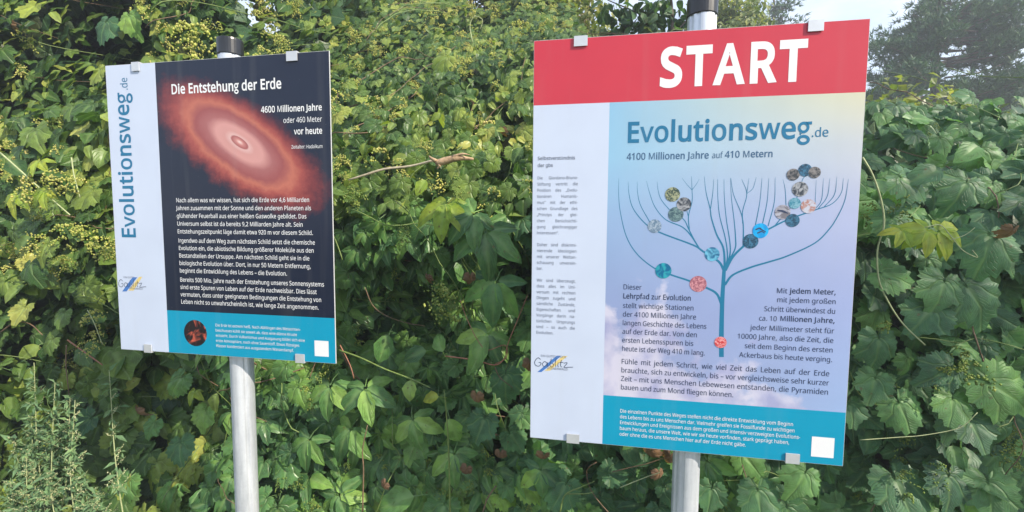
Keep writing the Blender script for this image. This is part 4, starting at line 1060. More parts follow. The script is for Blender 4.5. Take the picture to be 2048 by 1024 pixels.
# greens per plant; sunlit yellow and cool shade are partly put into them
G_LEFT = leaf_mat('hop leaf yellow green', [(0.0, (0.030, 0.085, 0.022)), (0.33, (0.075, 0.155, 0.035)), (0.6, (0.16, 0.25, 0.05)), (0.82, (0.31, 0.38, 0.075)), (1.0, (0.50, 0.48, 0.12))])  # own yellow green, with sunlit highlights put into the top stops
G_RIGHT = leaf_mat('hop leaf deep green', [(0.0, (0.040, 0.115, 0.060)), (0.5, (0.085, 0.205, 0.088)), (0.78, (0.14, 0.30, 0.09)), (0.92, (0.19, 0.38, 0.09)), (1.0, (0.30, 0.48, 0.10))], vein_amt=0.3, rough=0.47)
G_CREEP = leaf_mat('creeper leaf', [(0.0, (0.042, 0.115, 0.045)), (0.5, (0.095, 0.22, 0.065)), (0.8, (0.18, 0.34, 0.075)), (1.0, (0.30, 0.45, 0.10))], rough=0.33, trans=0.22)
G_FAR = leaf_mat('far leaf', [(0.0, (0.06, 0.10, 0.03)), (0.35, (0.13, 0.18, 0.05)), (0.7, (0.24, 0.27, 0.08)), (1.0, (0.42, 0.40, 0.13))], vein_amt=0.1)  # warm sun on the far crowns is put into these yellow tones
G_YOUNG = leaf_mat('young leaf', [(0.0, (0.26, 0.38, 0.05)), (0.6, (0.38, 0.46, 0.06)), (1.0, (0.50, 0.50, 0.08))], trans=0.4)
G_SHADED = leaf_mat('shaded leaf', [(0.0, (0.035, 0.085, 0.042)), (0.7, (0.06, 0.135, 0.06)), (1.0, (0.08, 0.075, 0.035))], vein_amt=0.2)  # darkened green, shade within the foliage put into the colour
G_DRY = leaf_mat('dried leaf', [(0.0, (0.13, 0.07, 0.04)), (1.0, (0.30, 0.18, 0.11))], veins=(0.16, 0.08, 0.04), trans=0.2, rough=0.7)
STEMG = plain('green stem', (0.14, 0.20, 0.05), 0.5, 0.25, 60)
STEMP = plain('pale stem', (0.36, 0.40, 0.20), 0.5, 0.2, 60)
STEMB = plain('brown stem', (0.16, 0.10, 0.06), 0.7, 0.3, 60)
STEMR = plain('reddish stem', (0.30, 0.13, 0.08), 0.6, 0.3, 60)
WOOD = plain('dead wood', (0.40, 0.27, 0.16), 0.75, 0.4, 45, bump=0.6)
BLOSSOM = leaf_mat('hop blossom', [(0.0, (0.34, 0.40, 0.09)), (0.6, (0.55, 0.54, 0.17)), (1.0, (0.66, 0.55, 0.26))], vein_amt=0.0, trans=0.3, rough=0.7)
BLOSSOM_G = leaf_mat('green blossom', [(0.0, (0.12, 0.22, 0.05)), (0.6, (0.26, 0.34, 0.08)), (1.0, (0.40, 0.42, 0.12))], vein_amt=0.0, trans=0.3, rough=0.7)

# ------------------------------------------------------------------ shape of the overgrown bank
def waves(seed, n=14, lo=1.0, hi=7.0):
    g = np.random.default_rng(seed)
    k = g.uniform(lo, hi, n); a = g.uniform(0, 2 * np.pi, n); ph = g.uniform(0, 2 * np.pi, n)
    amp = 1 / k; amp /= np.sqrt((amp ** 2).sum())
    return lambda u, z: sum(A * np.sin(K * (np.cos(t) * u + np.sin(t) * z) * 2 + p) for K, t, p, A in zip(k, a, ph, amp))
W1, W2, W3 = waves(3), waves(5, 12, 4, 11), waves(9, 10, 1.5, 5)
HOLLOWS = [(-2.46, 2.48, 0.30, 0.75), (-0.72, 1.20, 0.20, 0.42), (-2.2, 1.02, 0.22, 0.4), (-1.72, 0.78, 0.2, 0.35), (-0.28, 1.35, 0.12, 0.3), (-1.15, 1.1, 0.14, 0.3), (-0.62, 1.66, 0.10, 0.18)]
def sstep(x, a, b):
    t = np.clip((x - a) / (b - a), 0, 1); return t * t * (3 - 2 * t)

def front(u, z):
    """distance of the leaf face of the bank at (u, z)"""
    left = 1 - sstep(u, -2.05, -1.55)
    right = sstep(u, 0.35, 0.8)
    zk = 1.66 * (1 - left) + 2.0 * left - 0.03 * right
    sl = 1.2 * (1 - left) + 0.65 * left + 0.4 * right
    over = np.maximum(0, z - zk)
    w = 1.50 + sl * over + 0.02 * left
    w = w + (0.095 + 0.06 * np.clip(z - 1.6, 0, 1)) * W1(u, z) + 0.04 * W2(u, z)
    w = w + 0.10 * np.maximum(0, 1.2 - z) * -0.5
    for (hu, hz, hr, hd) in HOLLOWS:
        w = w + hd * np.exp(-((u - hu) ** 2 + (z - hz) ** 2) / (2 * (hr * 0.6) ** 2))
    return np.maximum(w, 1.30)

def top_z(u):
    left = 1 - sstep(u, -2.1, -1.6); right = sstep(u, 0.15, 0.75)
    mid = 1 - sstep(u, -0.25, 0.05)
    return 3.4 * left + (1 - left) * ((2.5 + 0.8 * mid) * (1 - right) + 2.08 * right) + 0.05 * np.sin(9 * u) + 0.04 * np.sin(23 * u + 1)

NRM = np.array([-NX, -NY, 0.0])
def bank_samples(n, ua, ub, za, zb, g, cond=None):
    u = g.uniform(ua, ub, n); z = g.uniform(za, zb, n)
    keep = z < top_z(u)
    if cond is not None: keep &= cond(u, z)
    return u[keep], z[keep]

def bank_pos(u, w, z): return np.stack([u * UX + w * NX, u * UY + w * NY, z], axis=1)

SIGNS_PX = [(205, 95, 680, 732), (1052, 30, 1748, 938)]
def visible(P, margin=0):
    x, y, f = to_px(P)
    ok = (x > -40 - margin) & (x < 2088 + margin) & (y > -40 - margin) & (y < 1064 + margin) & (f > 0.1)
    for (a, b, c, d) in SIGNS_PX: ok &= ~((x > a + 25) & (x < c - 25) & (y > b + 25) & (y < d - 25))
    return ok

GAPS = [(485, 10, 9, 7), (515, 12, 14, 11), (500, 34, 9, 9), (528, 40, 15, 9), (545, 60, 9, 5), (475, 38, 6, 6), (560, 12, 10, 5), (590, 30, 10, 7), (700, 12, 12, 7), (715, 28, 8, 5), (640, 22, 7, 5), (872, 36, 7, 6), (1040, 45, 8, 5), (335, 95, 6, 5)]
def not_in_gap(P, g):
    x, y, f = to_px(P)
    ok = np.ones(len(P), bool)
    for cx, cy, rx, ry in GAPS:
        ok &= ((x - cx) / (rx + 9)) ** 2 + ((y - cy) / (ry + 9)) ** 2 > g.uniform(.2, 1.2, len(P))
    return ok

def climbing_plant(name, label, cat, ua, ub, za, zb, mat, kinds, size, seed, dens, cond=None, objs=290, oval=0.25, inner=True, group=None):
    """a stretch of the bank: 300 nearest leaves as objects, the rest as one foliage mesh, inner leaves darkened as shade, and stems"""
    g = np.random.default_rng(seed)
    cu = (ua + ub) / 2
    root = thing(name, uwz(cu, 1.75, 0.0), label, cat, group)
    area = (ub - ua) * (zb - za)
    # front leaves
    u, z = bank_samples(int(area * dens), ua, ub, za, zb, g, cond)
    steep = 1 + 1.1 * np.clip(z - 1.66, 0, 1)
    dep = np.abs(g.normal(0, 0.055, len(u))) + g.uniform(0, 0.09, len(u)) - 0.03
    w = front(u, z) + dep
    P = bank_pos(u, w, z)
    sz = size[0] + (size[1] - size[0]) * g.beta(1.8, 2.2, len(u))
    sz *= 1 - 0.38 * np.clip((z - 1.7) / 0.8, 0, 1)
    nrm = NRM + np.array([0, 0, 0.55]); nrm = np.tile(nrm, (len(u), 1)); nrm[:, 2] += 0.5 * np.clip(z - 1.66, 0, 1)
    rot = frames(len(u), nrm, 0.42, 0.75, g)
    P = P - rot[:, :, 1] * (sz * 0.4)[:, None]
    x, y, f = to_px(P + rot[:, :, 1] * (sz * 0.4)[:, None])
    vis = visible(P)
    gone = ~not_in_gap(P, g)
    score = np.where(vis, sz / f / (1 + 14 * np.clip(dep, 0, 1)), -1)
    order = np.argsort(-score); order = order[~gone[order]]
    no = min(objs, int((score[order] > 0).sum()))
    sel, rest = order[:no], order[no:]
    for j, i in enumerate(sel):
        kd = kinds[0] if g.random() > oval else kinds[1]
        leaf_object(kd, int(g.integers(0, 12)), mat, P[i], rot[i], float(sz[i]), root)
    # the rest: finer for those in view near the eye, coarse elsewhere
    fine = rest[(f[rest] < 2.6) & (x[rest] > -60) & (x[rest] < 2110) & (y[rest] < 1090)]
    coarse = np.setdiff1d(rest, fine)
    mid = {'h2': 'h1', 'c2': 'c1', 'o2': 'o1'}
    low = {'h2': 'h0', 'c2': 'c1', 'o2': 'o0'}
    for idx, tab in ((fine, mid), (coarse, low)):
        if not len(idx): continue
        no_ = int(len(idx) * oval)
        for ids, kd in ((idx[no_:], tab[kinds[0]]), (idx[:no_], tab[kinds[1]])):
            if len(ids): part('foliage', scatter_mesh('foliage', LEAF[kd], P[ids] - np.array(root.location), rot[ids], sz[ids], mat), root, kind='stuff')
    # inner leaves
    if inner:
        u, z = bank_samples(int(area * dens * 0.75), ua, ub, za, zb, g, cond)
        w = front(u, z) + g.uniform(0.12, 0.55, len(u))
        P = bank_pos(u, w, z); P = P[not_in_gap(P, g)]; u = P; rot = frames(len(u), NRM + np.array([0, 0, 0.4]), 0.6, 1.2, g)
        part('inner_foliage', scatter_mesh('inner_foliage', LEAF['h0'], P - np.array(root.location), rot, g.uniform(size[0], size[1], len(u)) * 1.15, G_SHADED), root, kind='stuff')
    # winding stems
    gs = Geo(); gb = Geo()
    for k in range(int((ub - ua) * 34)):
        u0 = g.uniform(ua, ub); z0 = g.uniform(za, min(zb, float(top_z(np.array([u0]))[0]))); d = g.uniform(-0.4, 0.5)
        if cond is not None and not cond(np.array([u0]), np.array([z0]))[0]: continue
        pts = []; uu, zz, an = u0, z0, g.uniform(0, 6.28); off = g.uniform(-0.06, 0.16)
        for s_ in range(9):
            pts.append(uwz(uu, float(front(np.array([uu]), np.array([zz]))[0]) + off + g.normal(0, 0.012), zz))
            an += g.normal(0, 0.35); uu += 0.055 * math.cos(an); zz += 0.055 * math.sin(an)
        (gs if g.random() < 0.6 else gb).tube([Vector(p) for p in curve_pts(pts, 2)], g.uniform(0.0011, 0.0026), 5)
    o = root.location
    if gs.V: part('stems', gs.mesh('stems', STEMG, True, o), root, kind='stuff')
    if gb.V: part('woody_stems', gb.mesh('woody_stems', STEMB, True, o), root, kind='stuff')
    return root

# ------------------------------------------------------------------ blossom clusters
def cluster_geo(seed, n=105):
    """hanging panicle of small round buds, unit length"""
    r = random.Random(seed); Vs, Fs, b = [], [], 0
    g = Geo()
    for k in range(n):
        if k % 9 == 0:                               # a new side twig
            t0 = r.random(); a0 = r.uniform(0, 6.283); ln0 = 0.5 * math.sin(math.pi * (0.15 + 0.75 * t0))
        t = (k % 9) / 8; q = ln0 * (0.15 + 0.85 * t)
        c = (q * math.cos(a0) + r.gauss(0, .035), q * math.sin(a0) + r.gauss(0, .035), -t0 * 0.95 - 0.22 * t * t + r.gauss(0, .03))
        g.ball(c, r.uniform(0.022, 0.046), 1.2)
    V = np.array(g.V); F = np.array(g.F)
    return V, F, np.zeros((len(V), 2))
CLUSTERS = [cluster_geo(s) for s in range(7)]
def clusters(root, seed, n, ua, ub, za, zb, size, mat, cond=None, spots=None, lift=0.0):
    g = np.random.default_rng(seed)
    ms = [mesh('blossom_cluster', *c[:2], mat, uv=c[2]) for c in CLUSTERS]
    items = []
    if spots:
        for (px, py, s) in spots: items.append((at(px, py, 1.40), s))
    u, z = bank_samples(n, ua, ub, za, zb, g, cond)
    w = front(u, z) + g.uniform(-0.03, 0.05, len(u)) + lift
    for a, b, c in zip(u, w, z): items.append((uwz(a, b, c), g.uniform(*size)))
    for p, s in items:
        if not visible(np.array([p]), 60)[0]: continue
        o = bpy.data.objects.new('blossom_cluster', ms[int(g.integers(0, 7))])
        o.rotation_euler = (g.normal(0, 0.5), g.normal(0, 0.5), g.uniform(0, 6.28)); o.scale = (s, s, s)
        o.location = p - root.location; COL.objects.link(o); o.parent = root; o['kind'] = 'stuff'

# ------------------------------------------------------------------ ground and what lies under the leaves
def ground():
    n = 60
    m = plain('soil and grass', (0.075, 0.085, 0.035), 0.9, 0.5, 3.0, bump=0.5)
    V, F = [], []
    for i in range(n + 1):
        for j in range(n + 1):
            a = (i / n * 2 - 1); b = (j / n * 2 - 1)
            x, y = 58 * a * abs(a), 58 * b * abs(b)
            V.append((x, y, 0.02 * math.sin(x * 1.7) * math.sin(y * 1.3)))
    for i in range(n):
        for j in range(n):
            k = i * (n + 1) + j; F.append((k, k + n + 1, k + n + 2, k + 1))
    o = part('ground', mesh('ground', V, F, m), None); o['kind'] = 'structure'
ground()
# dark sheet added behind the leaves; its colour stands for the shade inside
def bank():
    us = np.arange(-5.2, 3.4, 0.12); V, F = [], []
    prof = np.linspace(0, 1, 16)
    for u in us:
        tz = min(3.0 if u < -2.15 else 2.3, float(top_z(np.array([u]))[0]) - 0.25)
        for t in prof:
            z = tz * t - 0.05
            w = float(front(np.array([u]), np.array([max(z, 0.3)]))[0]) + 0.62 + 0.05 * math.sin(u * 9 + z * 7)
            V.append(uwz(u, w, z))
    m = len(prof)
    for i in range(len(us) - 1):
        for j in range(m - 1):
            k = i * m + j; F.append((k, k + m, k + m + 1, k + 1))
    # back side
    b = len(V)
    for u in us:
        V.append(uwz(u, float(front(np.array([u]), np.array([2.0]))[0]) + 2.4, -0.05))
    for i in range(len(us) - 1): F.append((i * m + m - 1, (i + 1) * m + m - 1, b + i + 1, b + i))
    o = part('dark_backing', mesh('dark_backing', V, F, plain('dark backing', (0.030, 0.034, 0.018), 0.95, 0.5, 25, bump=0.6), smooth=True), None)
    o['kind'] = 'structure'
bank()

# ------------------------------------------------------------------ the climbing plants
ZS = 1.58
left_hop = climbing_plant('hop_vine', 'yellow-green hop vine with pale blossom covering the bank left of the black board', 'climbing plant', -4.4, -1.45, 0.2, 3.4, G_LEFT, ('h2', 'o2'), (0.055, 0.13), 21, 640, oval=0.22)
low_creeper = climbing_plant('virginia_creeper', 'glossy creeper with drooping five-part leaves low between the two posts', 'climbing plant', -1.45, -0.30, 0.2, ZS, G_CREEP, ('c2', 'h2'), (0.055, 0.115), 22, 620, oval=0.35)
high_hop = climbing_plant('hop_vine', 'sunlit hop vine receding above the gap between the two boards', 'climbing plant', -1.45 - 0.9, 0.3, ZS, 3.35, G_LEFT, ('h2', 'o2'), (0.04, 0.085), 23, 1150, cond=lambda u, z: (u > -1.45 - 0.5 * np.clip(z - ZS, 0, 1)), oval=0.3)
mid_hop = climbing_plant('hop_vine', 'shaded hop vine hanging directly behind and below the red START board', 'climbing plant', -0.30, 0.62, 0.2, ZS, G_RIGHT, ('h2', 'c2'), (0.05, 0.10), 24, 680, oval=0.25)
right_hop = climbing_plant('hop_vine', 'deep green large-leaved hop vine right of the START board under the pine', 'climbing plant', 0.3, 2.9, 0.2, 2.2, G_RIGHT, ('h2', 'o2'), (0.055, 0.105), 25, 800, cond=lambda u, z: (u > 0.62) | (z > ZS), oval=0.18)

clusters(left_hop, 31, 165, -4.2, -1.5, 0.9, 3.0, (0.06, 0.12), BLOSSOM, spots=[(30, 350, .13), (75, 330, .11), (140, 340, .1), (400, 45, .15), (370, 30, .12), (130, 440, .12), (155, 450, .12), (200, 480, .11), (195, 470, .1), (70, 470, .11), (180, 620, .10), (190, 660, .09), (460, 70, .1), (520, 90, .1)])
clusters(high_hop, 32, 210, -2.0, 0.2, 1.66, 3.2, (0.035, 0.13), BLOSSOM, lift=-0.03)
clusters(low_creeper, 33, 26, -1.4, -0.3, 0.4, 1.58, (0.04, 0.08), BLOSSOM_G, spots=[(885, 555, .12), (870, 575, .12), (905, 350, .08), (800, 445, .08), (700, 360, .09), (560, 945, .08), (595, 965, .08), (640, 745, .07), (620, 800, .06)])
clusters(right_hop, 34, 60, 0.65, 2.4, 0.4, 2.0, (0.04, 0.085), BLOSSOM_G, spots=[(1925, 715, .10), (1940, 700, .08), (1905, 735, .08), (1870, 925, .08), (1815, 940, .07), (1760, 410, .07), (1805, 390, .07), (1780, 640, .06)])
clusters(mid_hop, 35, 8, -0.2, 0.6, 0.4, 1.0, (0.04, 0.06), BLOSSOM_G, spots=[(1400, 962, .07), (1404, 905, .04), (1338, 985, .04), (1540, 985, .06), (1455, 1000, .05)])

# ------------------------------------------------------------------ leaves that stand out, placed where they hang
def aim(nx, nz, tip, side=0.0):
    """rotation with the upper side leaning by nx sideways and nz up, tip turned by tip degrees from straight down"""
    n = (NRM + np.array([UX, UY, 0]) * nx + np.array([0, 0, nz])); n /= np.linalg.norm(n)
    d = np.array([0, 0, -1.0]); t = d - n * (d @ n); t /= np.linalg.norm(t)
    s = np.cross(t, n); a = math.radians(tip)
    y = t * math.cos(a) + s * math.sin(a); x = np.cross(y, n)
    return np.stack([x, y, n], axis=1)

def hero(root, kind, i, mat, px, py, size, nx=0.0, nz=0.5, tip=0, w=1.36):
    p = at(px, py, w); r3 = aim(nx, nz, tip)
    pos = np.array(p) - r3[:, 1] * size * 0.35
    leaf_object(kind, i, mat, pos, r3, size, root)

HR = [('h2', 1, 1885, 590, .095, .1, .4, 20), ('h2', 2, 1960, 600, .105, -.1, .5, -30), ('h2', 5, 1760, 705, .09, .2, .3, 5), ('h2', 7, 1845, 640, .10, -.1, .7, 40),
      ('h2', 0, 1905, 820, .075, .1, .6, 20), ('h2', 3, 1955, 870, .085, 0, .6, -10), ('h2', 4, 1812, 1000, .13, 0, .9, -10), ('h2', 9, 1900, 985, .10, .2, .5, 15), ('h2', 11, 1985, 1000, .10, -.2, .7, 0),
      ('h2', 6, 1810, 830, .085, 0, .3, -20), ('h2', 8, 1925, 385, .085, 0, .5, 30), ('h2', 10, 1830, 370, .09, .2, .6, -50), ('h2', 2, 1980, 495, .10, -.1, .7, 15), ('h2', 1, 1880, 750, .085, .1, .5, 60),
      ('h2', 5, 2025, 790, .12, -.1, .4, -60), ('h2', 0, 1790, 555, .08, .1, .5, -70), ('o2', 2, 1860, 345, .09, .1, .8, 70), ('o2', 1, 1945, 300, .08, .2, .8, 60), ('h2', 9, 1790, 460, .085, 0, .5, 0),
      ('h2', 7, 1705, 830, .07, .1, .6, 0), ('h2', 3, 1745, 780, .08, 0, .4, 20)]
for k, i, x, y, s, a, b, t in HR: hero(right_hop, k, i, G_RIGHT, x, y, s, a, b, t, 1.38)
for k, i, x, y, s, a, b, t in [('h2', 1, 1600, 968, .085, .1, .6, 35), ('h2', 4, 1505, 930, .08, 0, .4, -40), ('h2', 0, 1520, 1010, .09, .1, .5, 0), ('h2', 3, 1420, 1000, .075, 0, .3, 10), ('c2', 2, 1080, 960, .09, 0, .5, 0), ('h2', 6, 1120, 990, .085, .1, .5, 30)]:
    hero(mid_hop, k, i, G_RIGHT, x, y, s, a, b, t, 1.34)
HC = [('c2', 0, 885, 425, .125, 0, .7, 10, G_YOUNG), ('c2', 1, 970, 490, .15, 0, .45, 0, G_CREEP), ('c2', 2, 925, 440, .13, .1, .6, 50, G_CREEP), ('c2', 3, 655, 795, .12, 0, .5, 0, G_CREEP), ('c2', 4, 730, 800, .13, .1, .6, -10, G_CREEP),
      ('c2', 5, 690, 880, .12, -.1, .5, 15, G_CREEP), ('c2', 6, 985, 590, .14, 0, .4, 10, G_RIGHT), ('o2', 1, 835, 707, .085, .1, .7, 70, G_CREEP), ('o2', 2, 880, 690, .07, 0, .4, 150, G_CREEP), ('o2', 0, 770, 690, .10, .3, .2, 20, G_CREEP),
      ('c2', 7, 960, 690, .13, .1, .5, 30, G_CREEP), ('o2', 4, 800, 1000, .14, 0, .9, 70, G_CREEP), ('c2', 0, 905, 930, .11, 0, .6, 0, G_CREEP), ('c2', 3, 830, 860, .11, .1, .4, -20, G_CREEP), ('o2', 3, 820, 775, .07, .1, .4, 0, G_CREEP),
      ('o2', 5, 865, 795, .06, 0, .8, 80, G_YOUNG), ('o2', 2, 905, 855, .09, .2, .2, -20, G_CREEP), ('h2', 2, 1010, 770, .08, 0, .5, 0, G_RIGHT), ('h2', 7, 960, 860, .09, .1, .5, 20, G_RIGHT), ('h2', 8, 560, 745, .07, 0, .5, 30, G_CREEP),
      ('h2', 5, 600, 790, .075, .1, .5, -20, G_CREEP), ('c2', 6, 610, 900, .11, 0, .5, 10, G_CREEP), ('o2', 0, 845, 370, .06, .2, .5, 30, G_YOUNG), ('h2', 10, 880, 120, .08, 0, .4, 60, G_LEFT)]
for k, i, x, y, s, a, b, t, m in HC: hero(low_creeper if y > 350 else high_hop, k, i, m, x, y, s, a, b, t, 1.40 if y > 350 else 1.9)
HL = [('h2', 1, 85, 505, .085, .1, .5, 10, G_LEFT), ('h2', 2, 60, 540, .08, 0, .7, -30, G_LEFT), ('h2', 3, 40, 630, .08, .1, .5, 15, G_LEFT), ('h2', 4, 120, 640, .07, 0, .6, 0, G_LEFT), ('h2', 5, 90, 690, .08, 0, .6, 40, G_LEFT),
      ('h2', 6, 170, 710, .07, .1, .7, -40, G_LEFT), ('h2', 7, 160, 850, .09, .2, .6, 50, G_RIGHT), ('h2', 8, 245, 985, .10, 0, .7, 0, G_CREEP), ('h2', 9, 300, 860, .07, 0, .4, 20, G_RIGHT), ('h2', 10, 350, 770, .08, .1, .5, 30, G_CREEP),
      ('h2', 11, 405, 840, .08, 0, .6, 0, G_CREEP), ('h2', 0, 360, 905, .085, 0, .5, -20, G_RIGHT), ('h2', 2, 330, 1000, .08, .1, .7, 10, G_RIGHT), ('c2', 1, 25, 400, .09, 0, .6, 0, G_YOUNG), ('c2', 2, 75, 390, .08, .1, .6, 40, G_YOUNG),
      ('c2', 4, 70, 330, .07, 0, .8, 0, G_YOUNG), ('h2', 4, 190, 150, .09, -.1, .6, 20, G_LEFT), ('h2', 6, 205, 60, .10, 0, .3, 10, G_RIGHT), ('o2', 1, 180, 140, .07, .2, .7, 80, G_YOUNG), ('h2', 8, 260, 45, .09, 0, .3, -20, G_RIGHT), ('h2', 3, 60, 20, .10, .1, .8, 0, G_YOUNG),
      ('c2', 5, 385, 790, .05, 0, .9, 0, G_YOUNG), ('o2', 3, 90, 905, .10, .2, .7, 30, G_YOUNG), ('o2', 2, 25, 975, .10, .2, .5, 0, G_YOUNG), ('o2', 4, 60, 990, .09, .3, .5, 20, G_YOUNG), ('o2', 5, 430, 800, .07, 0, .5, 0, G_LEFT)]
for k, i, x, y, s, a, b, t, m in HL: hero(left_hop, k, i, m, x, y, s, a, b, t, 1.42 if y > 300 else 1.75)
for x, y, s, t in [(1840, 468, .07, 60), (1900, 470, .075, -60), (1880, 480, .06, 0), (1800, 470, .05, 30)]: hero(right_hop, 'c2', t + 70, G_YOUNG, x, y, s, 0, .6, t, 1.34)
for x, y, s, t, rt in [(950, 800, .06, 10, low_creeper), (940, 560, .05, 0, low_creeper), (1000, 915, .05, 0, low_creeper), (855, 560, .04, 0, low_creeper), (930, 945, .05, 20, low_creeper), (1305, 915, .075, -15, mid_hop), (1335, 920, .06, 20, mid_hop),
                       (1085, 920, .06, 10, mid_hop), (1320, 955, .05, 0, mid_hop), (1060, 735, .06, 0, mid_hop), (1005, 265, .05, 0, high_hop), (2020, 470, .055, 10, right_hop), (275, 830, .07, 0, left_hop), (20, 55, .08, 20, left_hop), (765, 975, .05, 30, low_creeper)]:
    hero(rt, 'd2', int(x) % 6, G_DRY, x, y, s * .65, random.uniform(-.5, .5), random.uniform(-.3, .3), t, 1.36 if y > 300 else 1.8)

# single shoots and tendrils
def shoot(root, name, mat, P, r0, r1, w, n=6):
    pts = [at(p[0], p[1], w + (p[2] if len(p) > 2 else 0)) for p in P]
    pts = [Vector(p) for p in curve_pts(pts, 5)]
    g = Geo(); g.tube(pts, list(np.linspace(r0, r1, len(pts))), n)
    part(name, g.mesh(name, mat, True, root.location), root)
shoot(right_hop, 'tendril', STEMP, [(1725, 315), (1745, 350), (1762, 400), (1768, 450), (1755, 500), (1758, 560), (1780, 610), (1808, 650), (1850, 690)], .0028, .0018, 1.36)
shoot(right_hop, 'tendril', STEMP, [(1850, 455), (1880, 450), (1900, 470), (1925, 500), (1955, 515), (1945, 500)], .0012, .0008, 1.3)
shoot(right_hop, 'tendril', STEMP, [(1900, 480), (1930, 470), (1950, 455)], .0010, .0006, 1.3)
shoot(right_hop, 'stem', STEMP, [(1720, 880), (1790, 875), (1850, 870), (1920, 855), (1955, 825)], .0012, .0009, 1.34)
shoot(low_creeper, 'stem', STEMG, [(678, 700), (720, 715), (770, 738), (820, 757), (860, 775)], .0030, .0020, 1.36)
shoot(low_creeper, 'tendril', STEMR, [(890, 712), (950, 720), (990, 730), (1010, 715), (1015, 690), (1035, 640), (1055, 590)], .0026, .0012, 1.40)
shoot(low_creeper, 'tendril', STEMR, [(920, 600), (935, 640), (955, 680), (975, 700), (1010, 690), (1013, 715), (990, 728)], .0014, .0012, 1.40)
shoot(low_creeper, 'tendril', STEMB, [(990, 735), (1000, 755), (1025, 775)], .0018, .0012, 1.40)
shoot(low_creeper, 'stem', STEMR, [(680, 690), (700, 730), (708, 757)], .0022, .0014, 1.36)
shoot(low_creeper, 'stem', STEMG, [(900, 1024), (898, 920), (893, 830), (888, 780)], .0034, .0018, 1.38)
shoot(low_creeper, 'stem', STEMB, [(725, 1024), (727, 940), (725, 900), (735, 850)], .0028, .0016, 1.38)
shoot(low_creeper, 'tendril', STEMB, [(730, 575), (745, 610), (770, 630), (810, 645), (850, 652)], .0016, .0010, 1.42)
shoot(high_hop, 'tendril', STEMP, [(945, 85), (940, 50), (950, 33), (965, 40), (960, 60)], .0022, .0014, 2.1)
shoot(left_hop, 'stem', STEMP, [(0, 305), (45, 345), (100, 395), (140, 430)], .0035, .0024, 1.44)
shoot(left_hop, 'stem', STEMP, [(143, 315), (148, 350), (160, 395)], .0028, .0020, 1.44)
shoot(left_hop, 'woody_stem', STEMB, [(0, 665), (30, 645), (60, 648), (85, 670)], .0024, .0018, 1.44)
shoot(left_hop, 'woody_stem', STEMB, [(133, 690), (132, 730), (138, 790)], .0024, .0018, 1.42)
shoot(left_hop, 'woody_stem', STEMR, [(135, 680), (170, 705), (205, 730)], .0030, .0022, 1.42)
shoot(left_hop, 'stem', STEMP, [(175, 620), (190, 650), (205, 690)], .0016, .0012, 1.40)
shoot(mid_hop, 'tendril', STEMG, [(1120, 1024), (1130, 990), (1160, 975), (1190, 962)], .0028, .0010, 1.32)
shoot(mid_hop, 'tendril', STEMG, [(1135, 988), (1175, 987), (1190, 982)], .0020, .0008, 1.32)
shoot(mid_hop, 'stem', STEMP, [(1240, 975), (1290, 955), (1320, 945)], .0016, .0012, 1.34)

# ------------------------------------------------------------------ broken branch caught in the vines
bb = thing('broken_branch', at(820, 335, 1.5), 'splintered light brown branch stuck in the vines above the creeper', 'branch')
def bbp(name, mat, P, rr, w, n=8):
    pts = [Vector(p) for p in curve_pts([at(x, y, w + d) for x, y, d in P], 4)]
    g = Geo(); g.tube(pts, [float(v) for v in np.interp(np.linspace(0, 1, len(pts)), np.linspace(0, 1, len(rr)), rr)], n)
    part(name, g.mesh(name, mat, True, bb.location), bb)
bbp('thin_end', plain('grey twig', (0.42, 0.36, 0.26), 0.7, 0.3, 50), [(697, 360, 0), (730, 350, 0), (770, 338, .01), (822, 332, .03), (870, 320, .02)], [.003, .0045, .004, .004], 1.46)
bbp('broken_wood', WOOD, [(872, 326, .0), (890, 322, 0), (915, 316, .0), (947, 318, .02)], [.010, .013, .010, .004], 1.44, 7)
bbp('splinter', WOOD, [(872, 322, 0), (862, 316, 0), (858, 311, 0)], [.008, .005, .001], 1.435, 5)
bbp('splinter', WOOD, [(880, 330, 0), (874, 338, 0)], [.006, .001], 1.435, 5)
bbp('splinter', WOOD, [(905, 314, 0), (925, 308, 0), (940, 310, 0)], [.006, .004, .001], 1.435, 5)

